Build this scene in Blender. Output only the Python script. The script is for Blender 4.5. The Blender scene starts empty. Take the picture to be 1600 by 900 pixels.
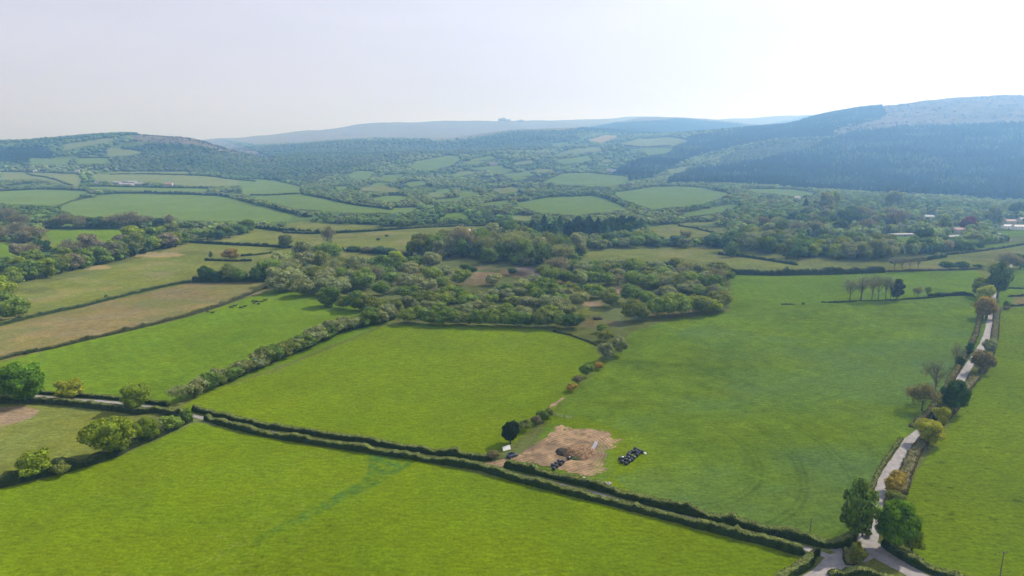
import bpy, bmesh, math, random
import numpy as np
from mathutils import Vector, Matrix, noise as mnoise

# ------------------------------------------------------------------ camera model
F = 1067.0; CX, CY = 800.0, 450.0
PITCH = math.radians(11.75); H = 105.0
SP, CP = math.sin(PITCH), math.cos(PITCH)
SUN_AZ = math.radians(56)      # to the right of the view direction (+Y)
SUN_EL = math.radians(42)
R = math.radians
scene = bpy.context.scene
C = scene.collection
rng = np.random.RandomState(7)
random.seed(7)

# ------------------------------------------------------------------ numpy value noise
_P = np.random.RandomState(3).rand(256, 256).astype(np.float64)
def vnoise(x, y, s=0):
    x = np.asarray(x, float) + 17.3*s; y = np.asarray(y, float) + 51.7*s
    xi = np.floor(x).astype(int); yi = np.floor(y).astype(int)
    fx = x-xi; fy = y-yi
    fx = fx*fx*(3-2*fx); fy = fy*fy*(3-2*fy)
    a = _P[xi & 255, yi & 255]; b = _P[(xi+1) & 255, yi & 255]
    c = _P[xi & 255, (yi+1) & 255]; d = _P[(xi+1) & 255, (yi+1) & 255]
    return (a*(1-fx)+b*fx)*(1-fy) + (c*(1-fx)+d*fx)*fy
def fbm(x, y, s=0, o=3):
    t = 0; a = 1; n = 0
    for k in range(o):
        t = t + a*vnoise(x*2**k, y*2**k, s+k*5); n += a; a *= .5
    return t/n

# ------------------------------------------------------------------ terrain
PXC = [-700, 0, 100, 200, 300, 400, 500, 600, 700, 800, 900, 1000, 1100, 1200, 1300, 1400, 1500, 1600, 2300]
YR = [700, 1000, 1400, 1700, 2000, 2400, 2800, 3200, 3800, 4600, 5500, 6500, 8000, 9500, 15000]
TAB = {
 -700: [390,345,318,302,290,276,262,246,240,245,246,245,243,240,238],
 0:   [390,345,318,302,288,270,248,220,232,245,246,245,243,240,238],
 100: [390,345,318,302,286,266,243,214,230,242,244,243,241,239,238],
 200: [390,345,318,300,285,262,236,207,222,240,242,240,238,238,238],
 300: [390,345,318,300,285,264,240,214,226,238,236,232,221,226,236],
 400: [390,345,318,302,290,276,262,248,245,230,229,224,213,218,236],
 500: [390,343,312,298,287,271,254,244,240,223,226,215,201,206,236],
 600: [390,343,310,296,284,268,252,242,238,216,222,212,189,196,236],
 700: [390,343,310,296,284,267,250,240,236,216,221,208,188,195,236],
 800: [390,342,308,294,282,263,246,234,231,203,212,207,188,196,236],
 900: [390,342,308,295,283,264,247,233,228,200,208,204,190,186,236],
 1000:[390,342,308,294,284,268,250,232,218,211,203,181,196,178,236],
 1100:[390,342,308,296,286,268,246,226,206,212,202,184,192,188,236],
 1200:[390,344,308,298,284,262,238,216,198,205,204,200,193,178,236],
 1300:[390,345,312,302,286,256,226,199,175,185,190,190,185,178,230],
 1400:[390,346,318,306,284,250,216,185,164,172,180,182,182,182,230],
 1500:[390,348,322,308,280,242,204,172,151,158,170,175,175,175,230],
 1600:[390,350,325,310,276,232,194,162,148,156,165,170,170,170,230],
 2300:[390,352,330,312,270,222,182,156,143,150,160,165,165,165,230],
}
_pxg = np.arange(-900, 2500, 20.0)
_lyg = np.linspace(math.log(500), math.log(15000), 160)
def _build():
    Yr = np.array(YR, float)
    cols = []
    for p in PXC:
        y = np.array(TAB[p], float)
        el = np.arctan((CY-y)/F) - PITCH
        z = H + Yr*np.tan(el)
        z[0] = 0
        Z = np.interp(np.exp(_lyg), np.r_[500, Yr], np.r_[0, z])
        cols.append(Z)
    cols = np.array(cols)
    G = np.array([np.interp(_pxg, PXC, cols[:, j]) for j in range(len(_lyg))]).T
    def blur(A, ax, sg):
        k = np.arange(-int(3*sg), int(3*sg)+1); w = np.exp(-k**2/(2*sg*sg)); w /= w.sum()
        pad = [(0, 0), (0, 0)]; pad[ax] = (len(k)//2, len(k)//2)
        B = np.pad(A, pad, mode='edge')
        return np.apply_along_axis(lambda v: np.convolve(v, w, 'valid'), ax, B)
    G = blur(blur(G, 0, 1.1), 1, 1.3)
    return G
_G = _build()
def ground_z(x, y):
    x = np.asarray(x, float); y = np.asarray(y, float)
    yy = np.maximum(y, 200.0)
    px = np.clip(CX + F/CP*x/yy, -880, 2470)
    ly = np.clip(np.log(np.maximum(y, 500.0)), _lyg[0], _lyg[-1]-1e-6)
    a = (px-_pxg[0])/20.0; i = np.clip(a.astype(int), 0, len(_pxg)-2); fa = a-i
    b = (ly-_lyg[0])/(_lyg[1]-_lyg[0]); j = np.clip(b.astype(int), 0, len(_lyg)-2); fb = b-j
    z = (_G[i, j]*(1-fa)+_G[i+1, j]*fa)*(1-fb) + (_G[i, j+1]*(1-fa)+_G[i+1, j+1]*fa)*fb
    w = np.clip((y-650)/700, 0, 1)
    amp = w*(9.5*np.clip(y/2500, .7, 2.0))
    z = z + amp*(fbm(x/330+9, y/330, 1, 3)-.5)*2
    w1 = np.clip((y-120)/200, 0, 1)
    z = z + w1*2.4*(fbm(x/170, y/170, 4, 2)-.5)
    w5 = np.clip((y-2200)/2000, 0, 1)
    z = z + w5*24*(fbm(x/900, y/600, 8, 4)-.5)
    return z
def gz(x, y): return float(ground_z(x, y))
def project(x, y, z):
    d = y*CP - (z-H)*SP; v = (z-H)*CP + y*SP
    d = np.maximum(d, 1e-3)
    return CX+F*x/d, CY-F*v/d, d
_T = np.r_[np.arange(100, 900, 1.5), np.exp(np.arange(math.log(900), math.log(13000), .0015))]
def at(px, py):
    a = (px-CX)/F; b = (CY-py)/F
    dx, dy, dz = a, CP+b*SP, -SP+b*CP
    X = dx*_T; Y = dy*_T; Z = H+dz*_T
    g = ground_z(X, Y)
    k = np.nonzero(g >= Z)[0]
    if len(k) == 0: k0 = int(np.argmin(Z-g)); return Vector((X[k0], Y[k0], g[k0]))
    k1 = k[0]; k0 = max(k1-1, 0)
    d0 = Z[k0]-g[k0]; d1 = g[k1]-Z[k1]; t = d0/(d0+d1+1e-9)
    x = X[k0]+(X[k1]-X[k0])*t; y = Y[k0]+(Y[k1]-Y[k0])*t
    return Vector((x, y, gz(x, y)))
def ppm(p):  # photo pixels per metre at a world point
    return F/(p.y*CP-(p.z-H)*SP)

# ------------------------------------------------------------------ polygon maps (what grows where)
X0, Y0, SC = -500, 100, 2
MW, MH = 2700*SC, 1000*SC
fid = np.zeros((MH, MW), np.uint8)
def fill(M, pts, val):
    P = np.array(pts, float); P = (P-[X0, Y0])*SC
    x0, y0 = np.floor(P.min(0)).astype(int); x1, y1 = np.ceil(P.max(0)).astype(int)
    x0 = max(x0, 0); y0 = max(y0, 0); x1 = min(x1, MW-1); y1 = min(y1, MH-1)
    if x1 <= x0 or y1 <= y0: return
    gx, gy = np.meshgrid(np.arange(x0, x1+1)+.5, np.arange(y0, y1+1)+.5)
    ins = np.zeros(gx.shape, bool)
    n = len(P)
    for i in range(n):
        ax, ay = P[i]; bx, by = P[(i+1) % n]
        if ay == by: continue
        c = ((ay > gy) != (by > gy)) & (gx < (bx-ax)*(gy-ay)/(by-ay)+ax)
        ins ^= c
    sub = M[y0:y1+1, x0:x1+1]; sub[ins] = val
def look(M, px, py):
    i = np.clip(((py-Y0)*SC).astype(int), 0, MH-1); j = np.clip(((px-X0)*SC).astype(int), 0, MW-1)
    return M[i, j]
def ell(cx, cy, rx, ry, n=10):
    return [(cx+rx*math.cos(t*2*math.pi/n), cy+ry*math.sin(t*2*math.pi/n)) for t in range(n)]
# id -> linear albedo
LIME, DEEP, MEAD, STUB, OLIVE, FARG, PALE, HEATH, MOOR, WET, CROP, DRYP, CONF, YELL, LIGHTW, HEATHL, BARE, VERGE, DENSE = range(1, 20)
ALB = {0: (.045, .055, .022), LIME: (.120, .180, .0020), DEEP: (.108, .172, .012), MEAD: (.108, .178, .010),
       STUB: (.190, .158, .068), OLIVE: (.135, .158, .032), FARG: (.115, .175, .038), PALE: (.150, .185, .060),
       HEATH: (.150, .135, .095), MOOR: (.170, .155, .110), WET: (.105, .125, .038), CROP: (.056, .122, .034),
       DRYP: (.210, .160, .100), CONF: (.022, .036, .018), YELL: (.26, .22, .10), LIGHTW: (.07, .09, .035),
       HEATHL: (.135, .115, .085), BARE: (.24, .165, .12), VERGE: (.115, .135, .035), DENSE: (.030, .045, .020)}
FIELDS = [
 (MOOR, [(-500,100),(2200,100),(2200,190),(1310,190),(1000,209),(900,203),(800,206),(740,216),(690,219),(590,218),(400,228),(335,214),(250,204),(-500,204)]),
 (CONF, [(890,203),(960,192),(1070,185),(1130,192),(1200,197),(1180,202),(1000,212),(940,207)]),
 (CONF, [(-500,236),(60,231),(82,238),(84,250),(0,256),(-500,256)]),
 (PALE, [(165,232),(200,231),(232,238),(215,243),(170,243)]),
 (PALE, [(100,226),(150,218),(175,215),(180,220),(130,228),(100,236)]),
 (CONF, [(1040,290),(1060,270),(1130,262),(1250,235),(1300,215),(1330,205),(1420,197),(1600,192),(2200,185),(2200,330),(1600,318),(1500,310),(1400,308),(1290,300),(1200,292),(1100,288)]),
 (CONF, [(940,290),(960,270),(1000,250),(1060,225),(1080,213),(1160,203),(1210,192),(1305,172),(1375,162),(1385,178),(1370,188),(1310,200),(1300,215),(1230,218),(1180,225),(1100,240),(1050,262),(1020,282)]),
 (DENSE, [(380,232),(560,222),(720,223),(800,208),(900,206),(905,222),(860,234),(760,240),(640,246),(560,262),(490,288),(440,284),(420,266)]),
 (DENSE, [(110,256),(110,262),(200,268),(330,272),(400,278),(440,284),(450,268),(430,258),(345,250),(290,244),(240,236),(180,246),(178,256)]),
 (DENSE, [(185,232),(235,226),(300,228),(345,236),(400,246),(440,262),(395,256),(320,250),(240,240)]),
 (HEATHL, [(200,218),(225,205),(300,205),(345,219),(400,236),(430,250),(395,246),(330,234),(290,226),(235,225)]),
 (LIGHTW, [(1130,262),(1120,250),(1180,226),(1230,219),(1300,216),(1260,234),(1200,250)]),
 (HEATH, [(1300,216),(1312,200),(1370,188),(1386,178),(1376,160),(1600,140),(2200,130),(2200,185),(1600,192),(1420,197),(1330,205)]),
 (WET, [(490,455),(520,425),(600,405),(700,400),(900,412),(1060,430),(1140,440),(1140,480),(1040,500),(950,512),(850,517),(640,508),(560,480)]),
 # near
 (LIME, [(-500,880),(0,764),(70,749),(185,713),(250,686),(302,661),(318,661),(400,681),(500,698),(560,706),(650,720),(800,752),(975,797),(1200,855),(1258,872),(1268,884),(1235,905),(1235,1100),(-500,1100)]),
 (CROP, [(577,708),(648,722),(625,737),(575,765),(525,787),(482,811),(425,838),(395,852),(392,846),(420,829),(460,806),(510,781),(560,754),(572,741)]),
 (LIME, [(280,640),(310,615),(430,580),(600,510),(640,506),(760,508),(850,514),(928,536),(938,560),(900,610),(860,645),(800,695),(775,712),(700,713),(600,697),(500,680),(400,664)]),
 (MEAD, [(-500,700),(-500,640),(0,566),(100,541),(200,518),(300,495),(400,462),(430,452),(560,470),(630,492),(600,508),(430,575),(270,630),(200,622),(60,612),(0,612)]),
 (OLIVE, [(-500,790),(-500,660),(0,634),(62,631),(125,637),(185,643),(212,650),(160,700),(120,728),(0,760)]),
 (DRYP, [(-200,645),(0,638),(30,633),(62,640),(50,652),(20,662),(-200,700)]),
 (STUB, [(-500,620),(0,511),(130,480),(300,442),(430,438),(430,452),(380,466),(250,506),(100,541),(0,563),(-500,700)]),
 (OLIVE, [(0,500),(20,470),(30,450),(120,432),(190,412),(240,397),(290,380),(395,381),(480,390),(480,400),(420,405),(330,412),(310,436),(165,470),(130,479),(0,509),(-500,600),(-500,560)]),
 (DEEP, [(820,720),(860,650),(870,640),(900,612),(985,520),(1040,502),(1140,487),(1140,430),(1310,426),(1520,420),(1550,440),(1546,490),(1536,530),(1510,572),(1440,664),(1400,700),(1375,735),(1362,790),(1345,840),(1312,858),(1200,833),(1050,799),(930,764),(850,745),(790,735)]),
 (MEAD, [(1140,430),(1310,426),(1520,420),(1550,440),(1545,462),(1440,465),(1290,474),(1180,478),(1150,470)]),
 (LIME, [(850,660),(868,645),(905,652),(960,668),(985,690),(1010,715),(990,735),(960,745),(1000,783),(930,764),(960,740),(960,700),(900,668)]),
 (LIME, [(2200,430),(1600,478),(1575,482),(1560,492),(1556,545),(1535,582),(1500,640),(1460,698),(1430,740),(1415,775),(1425,830),(1420,868),(1480,892),(1560,915),(1700,1000),(2200,1000)]),
 (MEAD, [(1558,478),(1560,450),(1575,430),(1600,412),(2200,380),(2200,440),(1600,478)]),
 (STUB, [(1582,464),(1640,455),(1640,474),(1584,478)]),
 (OLIVE, [(912,396),(940,390),(1000,386),(1100,387),(1200,397),(1240,411),(1240,416),(1130,417),(1000,412),(930,412)]),
 (OLIVE, [(1380,422),(1400,408),(1460,402),(1540,390),(1600,383),(1700,375),(1700,400),(1600,405),(1540,420),(1450,423)]),
 (OLIVE, [(520,388),(520,366),(600,361),(700,352),(765,354),(765,364),(720,378),(650,392),(560,391)]),
 (OLIVE, [(300,378),(330,362),(400,356),(500,361),(516,366),(512,387),(400,380)]),
 (OLIVE, [(400,404),(420,391),(480,391),(560,395),(640,402),(600,412),(560,414),(470,408)]),
 (MEAD, [(66,360),(260,357),(255,366),(200,385),(150,388),(90,386)]),
 (MEAD, [(-200,385),(0,380),(40,382),(30,397),(0,405),(-200,420)]),
 (FARG, [(90,325),(110,314),(180,303),(260,304),(340,305),(400,320),(460,335),(450,346),(300,345),(200,343),(120,338)]),
 (FARG, [(-300,300),(0,298),(60,296),(140,298),(120,310),(85,322),(0,318),(-300,330)]),
 (PALE, [(0,268),(60,269),(122,272),(130,280),(120,292),(100,288),(60,280),(0,280)]),
 (PALE, [(140,272),(240,273),(320,275),(385,283),(370,290),(300,291),(230,284),(150,283)]),
 (FARG, [(130,291),(180,292),(280,294),(330,294),(320,300),(200,298),(140,295)]),
 (FARG, [(45,247),(110,248),(108,257),(50,257)]), (FARG, [(118,246),(170,246),(176,255),(120,256)]),
 (PALE, [(170,268),(300,268),(295,272),(175,272)]),
 (FARG, [(370,282),(400,280),(430,282),(472,292),(470,304),(380,304)]),
 (FARG, [(385,308),(470,303),(530,315),(600,325),(660,324),(640,332),(560,333),(460,326)]),
 (FARG, [(395,326),(440,328),(464,334),(440,340),(395,337)]),
 (OLIVE, [(440,352),(470,346),(540,351),(608,352),(560,359),(470,358)]),
 (FARG, [(800,318),(860,309),(925,306),(950,312),(982,327),(900,336),(840,332)]),
 (FARG, [(955,302),(1020,292),(1060,291),(1100,294),(1145,303),(1100,318),(1020,327),(975,312)]),
 (FARG, [(850,283),(880,271),(920,270),(982,276),(984,284),(950,292),(880,288)]),
 (PALE, [(1038,266),(1075,259),(1072,267),(1045,272)]),
 (PALE, [(968,226),(1000,216),(1060,214),(1076,220),(1050,228),(1000,232)]),
 (YELL, [(918,219),(945,211),(968,213),(940,223)]),
 (OLIVE, [(1010,356),(1050,350),(1095,357),(1118,366),(1060,374),(1020,364)]),
 (OLIVE, [(1060,349),(1120,346),(1122,350),(1062,353)]),
 (FARG, [(1060,334),(1140,320),(1160,322),(1120,333),(1070,339)]),
 (FARG, [(1165,295),(1240,296),(1282,303),(1250,307),(1180,303)]),
 (MEAD, [(1236,373),(1290,371),(1320,379),(1300,385),(1240,380)]),
 (MEAD, [(1345,368),(1440,366),(1440,374),(1370,380),(1345,375)]),
 (MEAD, [(1545,362),(1600,360),(1700,358),(1700,368),(1560,369)]),
 (MEAD, [(1470,397),(1520,385),(1600,378),(1700,370),(1700,376),(1600,384),(1520,393)]),
 (FARG, [(640,262),(650,252),(700,243),(722,246),(705,259),(670,266)]),
 (FARG, [(543,272),(560,267),(588,268),(575,281),(548,278)]), (FARG, [(590,282),(600,273),(632,272),(615,284)]),
 (FARG, [(568,296),(590,285),(602,288),(598,297)]), (FARG, [(700,273),(735,266),(742,270),(712,277)]),
 (FARG, [(732,249),(770,243),(775,248),(740,252)]), (FARG, [(735,262),(790,258),(780,264),(745,266)]),
 (FARG, [(670,301),(700,296),(708,299),(680,305)]), (FARG, [(750,318),(795,312),(800,317),(760,322)]),
 (FARG, [(785,272),(830,268),(835,274),(795,278)]), (PALE, [(800,255),(830,250),(835,254),(806,258)]),
 (PALE, [(800,336),(838,338),(830,346),(800,344)]), (FARG, [(870,250),(920,243),(928,250),(885,256)]),
 (PALE, [(880,236),(930,230),(945,235),(900,240)]), (FARG, [(630,286),(660,282),(672,287),(642,292)]),
 (FARG, [(860,224),(890,222),(888,226),(862,228)]),
 (OLIVE, [(770,296),(800,292),(815,298),(785,303)]), (FARG, [(1005,232),(1055,231),(1040,240),(1010,242)]),
 (WET, [(590,404),(640,402),(660,400),(650,412),(600,416)]),
]
for v, p in FIELDS: fill(fid, p, v)
wz = np.zeros((MH, MW), np.uint8)
for p in [[(1130,330),(1130,350),(1150,378),(1230,380),(1232,402),(1400,403),(1450,398),(1480,396),(1540,384),(1640,370),(1640,330)],
          [(0,412),(0,440),(30,446),(90,430),(150,416),(200,404),(290,381),(330,376),(330,362),(250,372),(190,386),(100,396)],
          [(66,356),(280,357),(330,362),(400,356),(400,346),(66,344)], [(0,340),(66,344),(66,358),(60,380),(0,378)],
          [(645,404),(690,386),(770,368),(830,366),(880,376),(912,392),(905,414),(820,416),(700,402)],
          [(890,378),(1010,366),(1140,372),(1150,386),(1000,385),(920,390)], [(424,452),(435,412),(520,406),(590,418),(570,440),(500,462)],
          [(640,503),(905,508),(880,440),(800,450),(770,470),(690,480)], [(850,452),(850,434),(930,426),(1060,426),(1125,432),(1140,460),(1100,472),(1040,452),(940,446)]]: fill(wz, p, 1)
# many more small paddocks scattered through the valley, each with its own crooked outline
_r = np.random.RandomState(12)
for _k in range(95):
    _x = _r.uniform(430, 1010); _y = 236+104*_r.rand()**1.1
    if _x > 950 and _y < 300: continue
    _w = _r.uniform(12, 34)*(.55+(_y-236)/110); _h = _w*_r.uniform(.10, .17)+1.2
    _s = look(fid, np.array([_x-_w, _x, _x+_w, _x]), np.array([_y, _y-_h-4, _y, _y+_h+3]))
    if (_s != 0).any(): continue
    _t = np.sort(_r.rand(6))*6.283; fill(fid, [(_x+_w*math.cos(t)*_r.uniform(.75, 1.1), _y+_h*math.sin(t)*_r.uniform(.75, 1.1)+.12*_w*math.cos(t)*_r.choice([-1, 1])*.3) for t in _t], _r.choice([FARG, FARG, PALE, MEAD, OLIVE]))
for (cx, cy, rx, ry, v) in [(750,431,40,6,DRYP),(700,426,16,3,DRYP),(820,428,30,5,DRYP),(640,440,30,5,HEATHL),(655,450,35,5,HEATHL),(790,462,22,5,BARE),(830,424,40,8,HEATHL),
                            (968,454,22,5,BARE),(1000,461,20,4,DRYP),(925,475,20,4,DRYP),(915,487,30,5,OLIVE),(1040,458,20,5,WET),(25,385,1,1,DRYP),
                            (245,398,45,4,YELL),(150,418,25,4,YELL),(60,455,30,6,WET),(700,372,14,2,YELL),(1440,680,10,3,BARE),(427,567,5,2,BARE)]:
    fill(fid, ell(cx, cy, rx, ry), v)
# ------------------------------------------------------------------ materials
def new_mat(name):
    m = bpy.data.materials.new(name); m.use_nodes = True
    nt = m.node_tree; nt.nodes.clear()
    return m, nt, nt.nodes, nt.links
def N(ns, t, **kw):
    n = ns.new(t)
    for k, v in kw.items():
        if k in n.inputs.keys(): n.inputs[k].default_value = v
        else: setattr(n, k, v)
    return n
def mul(nt, a, b, fac=1.0, mode='MULTIPLY'):
    n = nt.nodes.new('ShaderNodeMix'); n.data_type = 'RGBA'; n.blend_type = mode
    n.inputs[0].default_value = fac
    nt.links.new(a, n.inputs[6])
    if isinstance(b, tuple): n.inputs[7].default_value = b
    else: nt.links.new(b, n.inputs[7])
    return n.outputs[2]
def maprange(nt, src, a, b, c, d):
    n = nt.nodes.new('ShaderNodeMapRange')
    n.inputs[1].default_value = a; n.inputs[2].default_value = b; n.inputs[3].default_value = c; n.inputs[4].default_value = d
    nt.links.new(src, n.inputs[0]); return n.outputs[0]
def noise_tex(nt, co, scale, detail=2, rough=.5):
    n = nt.nodes.new('ShaderNodeTexNoise'); n.inputs['Scale'].default_value = scale
    n.inputs['Detail'].default_value = detail; n.inputs['Roughness'].default_value = rough
    nt.links.new(co, n.inputs['Vector']); return n.outputs['Fac']

def ground_material():
    m, nt, ns, ln = new_mat('meadow_ground')
    out = N(ns, 'ShaderNodeOutputMaterial'); geo = N(ns, 'ShaderNodeNewGeometry')
    col = N(ns, 'ShaderNodeVertexColor'); col.layer_name = 'col'
    pos = geo.outputs['Position']
    a = maprange(nt, noise_tex(nt, pos, .9, 3, .7), .3, .7, .74, 1.26)
    b = maprange(nt, noise_tex(nt, pos, .14, 3, .6), .3, .7, .92, 1.08)
    # stretched across the sward: rows of taller tussocks
    mp = N(ns, 'ShaderNodeMapping'); mp.inputs['Scale'].default_value = (.28, .75, .5); mp.inputs['Rotation'].default_value = (0, 0, R(22))
    ln.new(pos, mp.inputs['Vector'])
    c = maprange(nt, noise_tex(nt, mp.outputs[0], 1.0, 2, .6), .35, .72, 1.12, .76)
    g = mul(nt, col.outputs['Color'], a); g = mul(nt, g, b); g = mul(nt, g, c)
    # yellowish and bluish drift
    d = noise_tex(nt, pos, .035, 3, .6)
    rp = N(ns, 'ShaderNodeValToRGB'); rp.color_ramp.elements[0].color = (1.05, 1.0, .85, 1); rp.color_ramp.elements[1].color = (.95, .99, 1.15, 1)
    rp.color_ramp.elements[0].position = .35; rp.color_ramp.elements[1].position = .65
    ln.new(d, rp.inputs[0]); g = mul(nt, g, rp.outputs[0])
    bs = N(ns, 'ShaderNodeBsdfDiffuse', Roughness=.6)
    ln.new(g, bs.inputs['Color'])
    bp = N(ns, 'ShaderNodeBump'); bp.inputs['Strength'].default_value = .9; bp.inputs['Distance'].default_value = .5
    ln.new(noise_tex(nt, pos, .8, 4, .7), bp.inputs['Height']); ln.new(bp.outputs[0], bs.inputs['Normal'])
    ln.new(bs.outputs[0], out.inputs[0])
    return m
def foliage_material(name, trans=.28):
    m, nt, ns, ln = new_mat(name)
    out = N(ns, 'ShaderNodeOutputMaterial'); geo = N(ns, 'ShaderNodeNewGeometry')
    col = N(ns, 'ShaderNodeVertexColor'); col.layer_name = 'col'
    oi = N(ns, 'ShaderNodeObjectInfo')
    g = mul(nt, col.outputs['Color'], oi.outputs['Color'])
    g = mul(nt, g, maprange(nt, noise_tex(nt, geo.outputs['Position'], .55, 3, .6), .3, .7, .72, 1.28))
    d = N(ns, 'ShaderNodeBsdfDiffuse'); t = N(ns, 'ShaderNodeBsdfTranslucent'); mx = N(ns, 'ShaderNodeMixShader'); mx.inputs[0].default_value = trans
    ln.new(g, d.inputs[0])
    g2 = mul(nt, g, (1.5, 1.35, .45, 1)); ln.new(g2, t.inputs[0])
    ln.new(d.outputs[0], mx.inputs[1]); ln.new(t.outputs[0], mx.inputs[2]); ln.new(mx.outputs[0], out.inputs[0])
    return m
def plain(name, rgb, rough=.8, spec=.3, metal=0, var=.25, scale=1.2, bump=0.0):
    m, nt, ns, ln = new_mat(name)
    out = N(ns, 'ShaderNodeOutputMaterial'); tc = N(ns, 'ShaderNodeTexCoord')
    bs = N(ns, 'ShaderNodeBsdfPrincipled', Roughness=rough, Metallic=metal); bs.inputs['Specular IOR Level'].default_value = spec
    f = noise_tex(nt, tc.outputs['Object'], scale, 4, .6)
    rgbn = N(ns, 'ShaderNodeRGB'); rgbn.outputs[0].default_value = (*rgb, 1)
    g = mul(nt, rgbn.outputs[0], maprange(nt, f, .3, .7, 1-var, 1+var))
    ln.new(g, bs.inputs['Base Color'])
    if bump:
        bp = N(ns, 'ShaderNodeBump'); bp.inputs['Strength'].default_value = bump; bp.inputs['Distance'].default_value = .2
        ln.new(f, bp.inputs['Height']); ln.new(bp.outputs[0], bs.inputs['Normal'])
    ln.new(bs.outputs[0], out.inputs[0]); return m
M = {}
M['ground'] = ground_material()
M['leaf'] = foliage_material('leaves')
M['hedge'] = foliage_material('hedge_leaves', .06)
M['twig'] = foliage_material('twigs', .05)
M['bark'] = plain('bark', (.12, .10, .075), .9, .1, 0, .3, 2)
M['road'] = plain('worn_tarmac', (.235, .222, .215), .9, .1, 0, .22, .5, .1)
M['dirt'] = plain('trodden_earth', (.19, .14, .09), .95, .1, 0, .3, .35, .4)
M['heap'] = plain('soil_heap', (.20, .13, .075), .95, .1, 0, .45, 1.6, .6)
M['brush'] = plain('dark_brushwood', (.05, .045, .035), .95, .1, 0, .4, 2)
M['wrap'] = plain('black_film', (.008, .010, .018), .28, .6, 0, .2, 3, .25)
M['paint'] = plain('blue_car_paint', (.008, .014, .045), .22, .6, .2, .05, 1)
M['glass'] = plain('dark_glass', (.02, .025, .03), .08, .8, 0, .05, 1)
M['tyre'] = plain('tyre_rubber', (.012, .012, .012), .8, .2)
M['metal'] = plain('galvanised_steel', (.38, .40, .38), .45, .5, .6, .12, 3)
M['lamp'] = plain('lamp_glass', (.6, .6, .58), .2, .6)
M['red'] = plain('tail_lamp', (.3, .01, .01), .3, .5)
M['white'] = plain('white_paint', (.70, .69, .66), .6, .3, 0, .06, 2)
M['render'] = plain('pale_render', (.50, .48, .45), .8, .2, 0, .1, .4)
M['pinkwall'] = plain('pinkish_render', (.42, .34, .30), .8, .2, 0, .1, .4)
M['slate'] = plain('slate_roof', (.12, .12, .135), .6, .4, 0, .2, 1.5)
M['tile'] = plain('clay_tile_roof', (.34, .20, .16), .75, .3, 0, .2, 1.5)
M['tin'] = plain('sheet_roof', (.26, .27, .29), .7, .2, 0, .12, .8)
M['stone'] = plain('grey_stone', (.30, .29, .27), .9, .2, 0, .3, 1.0, .4)
M['granite'] = plain('granite', (.22, .21, .20), .9, .2, 0, .25, .05, .4)
M['cream'] = plain('pale_stone', (.62, .54, .42), .9, .2, 0, .25, 1.0, .4)
M['hide'] = plain('black_hide', (.012, .011, .010), .6, .3, 0, .2, 3)
M['wood'] = plain('pole_wood', (.16, .13, .10), .85, .2, 0, .3, 4)
M['porcelain'] = plain('brown_insulator', (.10, .05, .03), .3, .5)

# ------------------------------------------------------------------ object helpers
LABELS = {}
def tag(o, label, cat, group=None, kind=None):
    if label:
        n = len(label.split())
        assert 4 <= n <= 16, (n, label)
        if label in LABELS: print('DUPLICATE LABEL', label)
        LABELS[label] = 1; o['label'] = label
    if cat: o['category'] = cat
    if group: o['group'] = group
    if kind: o['kind'] = kind
    return o
def struct(o): o['kind'] = 'structure'; return o
def empty(name, loc, rz=0, sc=(1, 1, 1)):
    o = bpy.data.objects.new(name, None); C.objects.link(o)
    o.location = loc; o.rotation_euler = (0, 0, rz); o.scale = sc; o.empty_display_size = .2
    return o
def np_mesh(name, V, Fc, col=None, smooth=False):
    """V (n,3); Fc (m,k) with k = 3 or 4, or a list of such arrays"""
    me = bpy.data.meshes.new(name)
    if not isinstance(Fc, list): Fc = [Fc]
    Fc = [f for f in Fc if len(f)]
    V = np.asarray(V, np.float32)
    me.vertices.add(len(V)); me.vertices.foreach_set('co', V.ravel())
    nl = sum(f.size for f in Fc); nf = sum(len(f) for f in Fc)
    me.loops.add(nl); me.loops.foreach_set('vertex_index', np.concatenate([f.ravel() for f in Fc]).astype(np.int32))
    me.polygons.add(nf)
    tot = np.concatenate([np.full(len(f), f.shape[1]) for f in Fc]).astype(np.int32)
    st = np.r_[0, np.cumsum(tot)[:-1]].astype(np.int32)
    me.polygons.foreach_set('loop_start', st)
    try: me.polygons.foreach_set('loop_total', tot)
    except Exception: pass
    if col is not None:
        a = me.color_attributes.new('col', 'FLOAT_COLOR', 'POINT')
        c = np.ones((len(V), 4), np.float32); c[:, :3] = col
        a.data.foreach_set('color', c.ravel())
    me.update(calc_edges=True)
    if smooth: me.polygons.foreach_set('use_smooth', np.ones(nf, bool))
    return me
def link(name, me, mat=None, parent=None, loc=None):
    o = bpy.data.objects.new(name, me); C.objects.link(o)
    if mat is not None and len(me.materials) == 0: me.materials.append(mat)
    if parent is not None: o.parent = parent
    if loc is not None: o.location = loc
    return o
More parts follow.
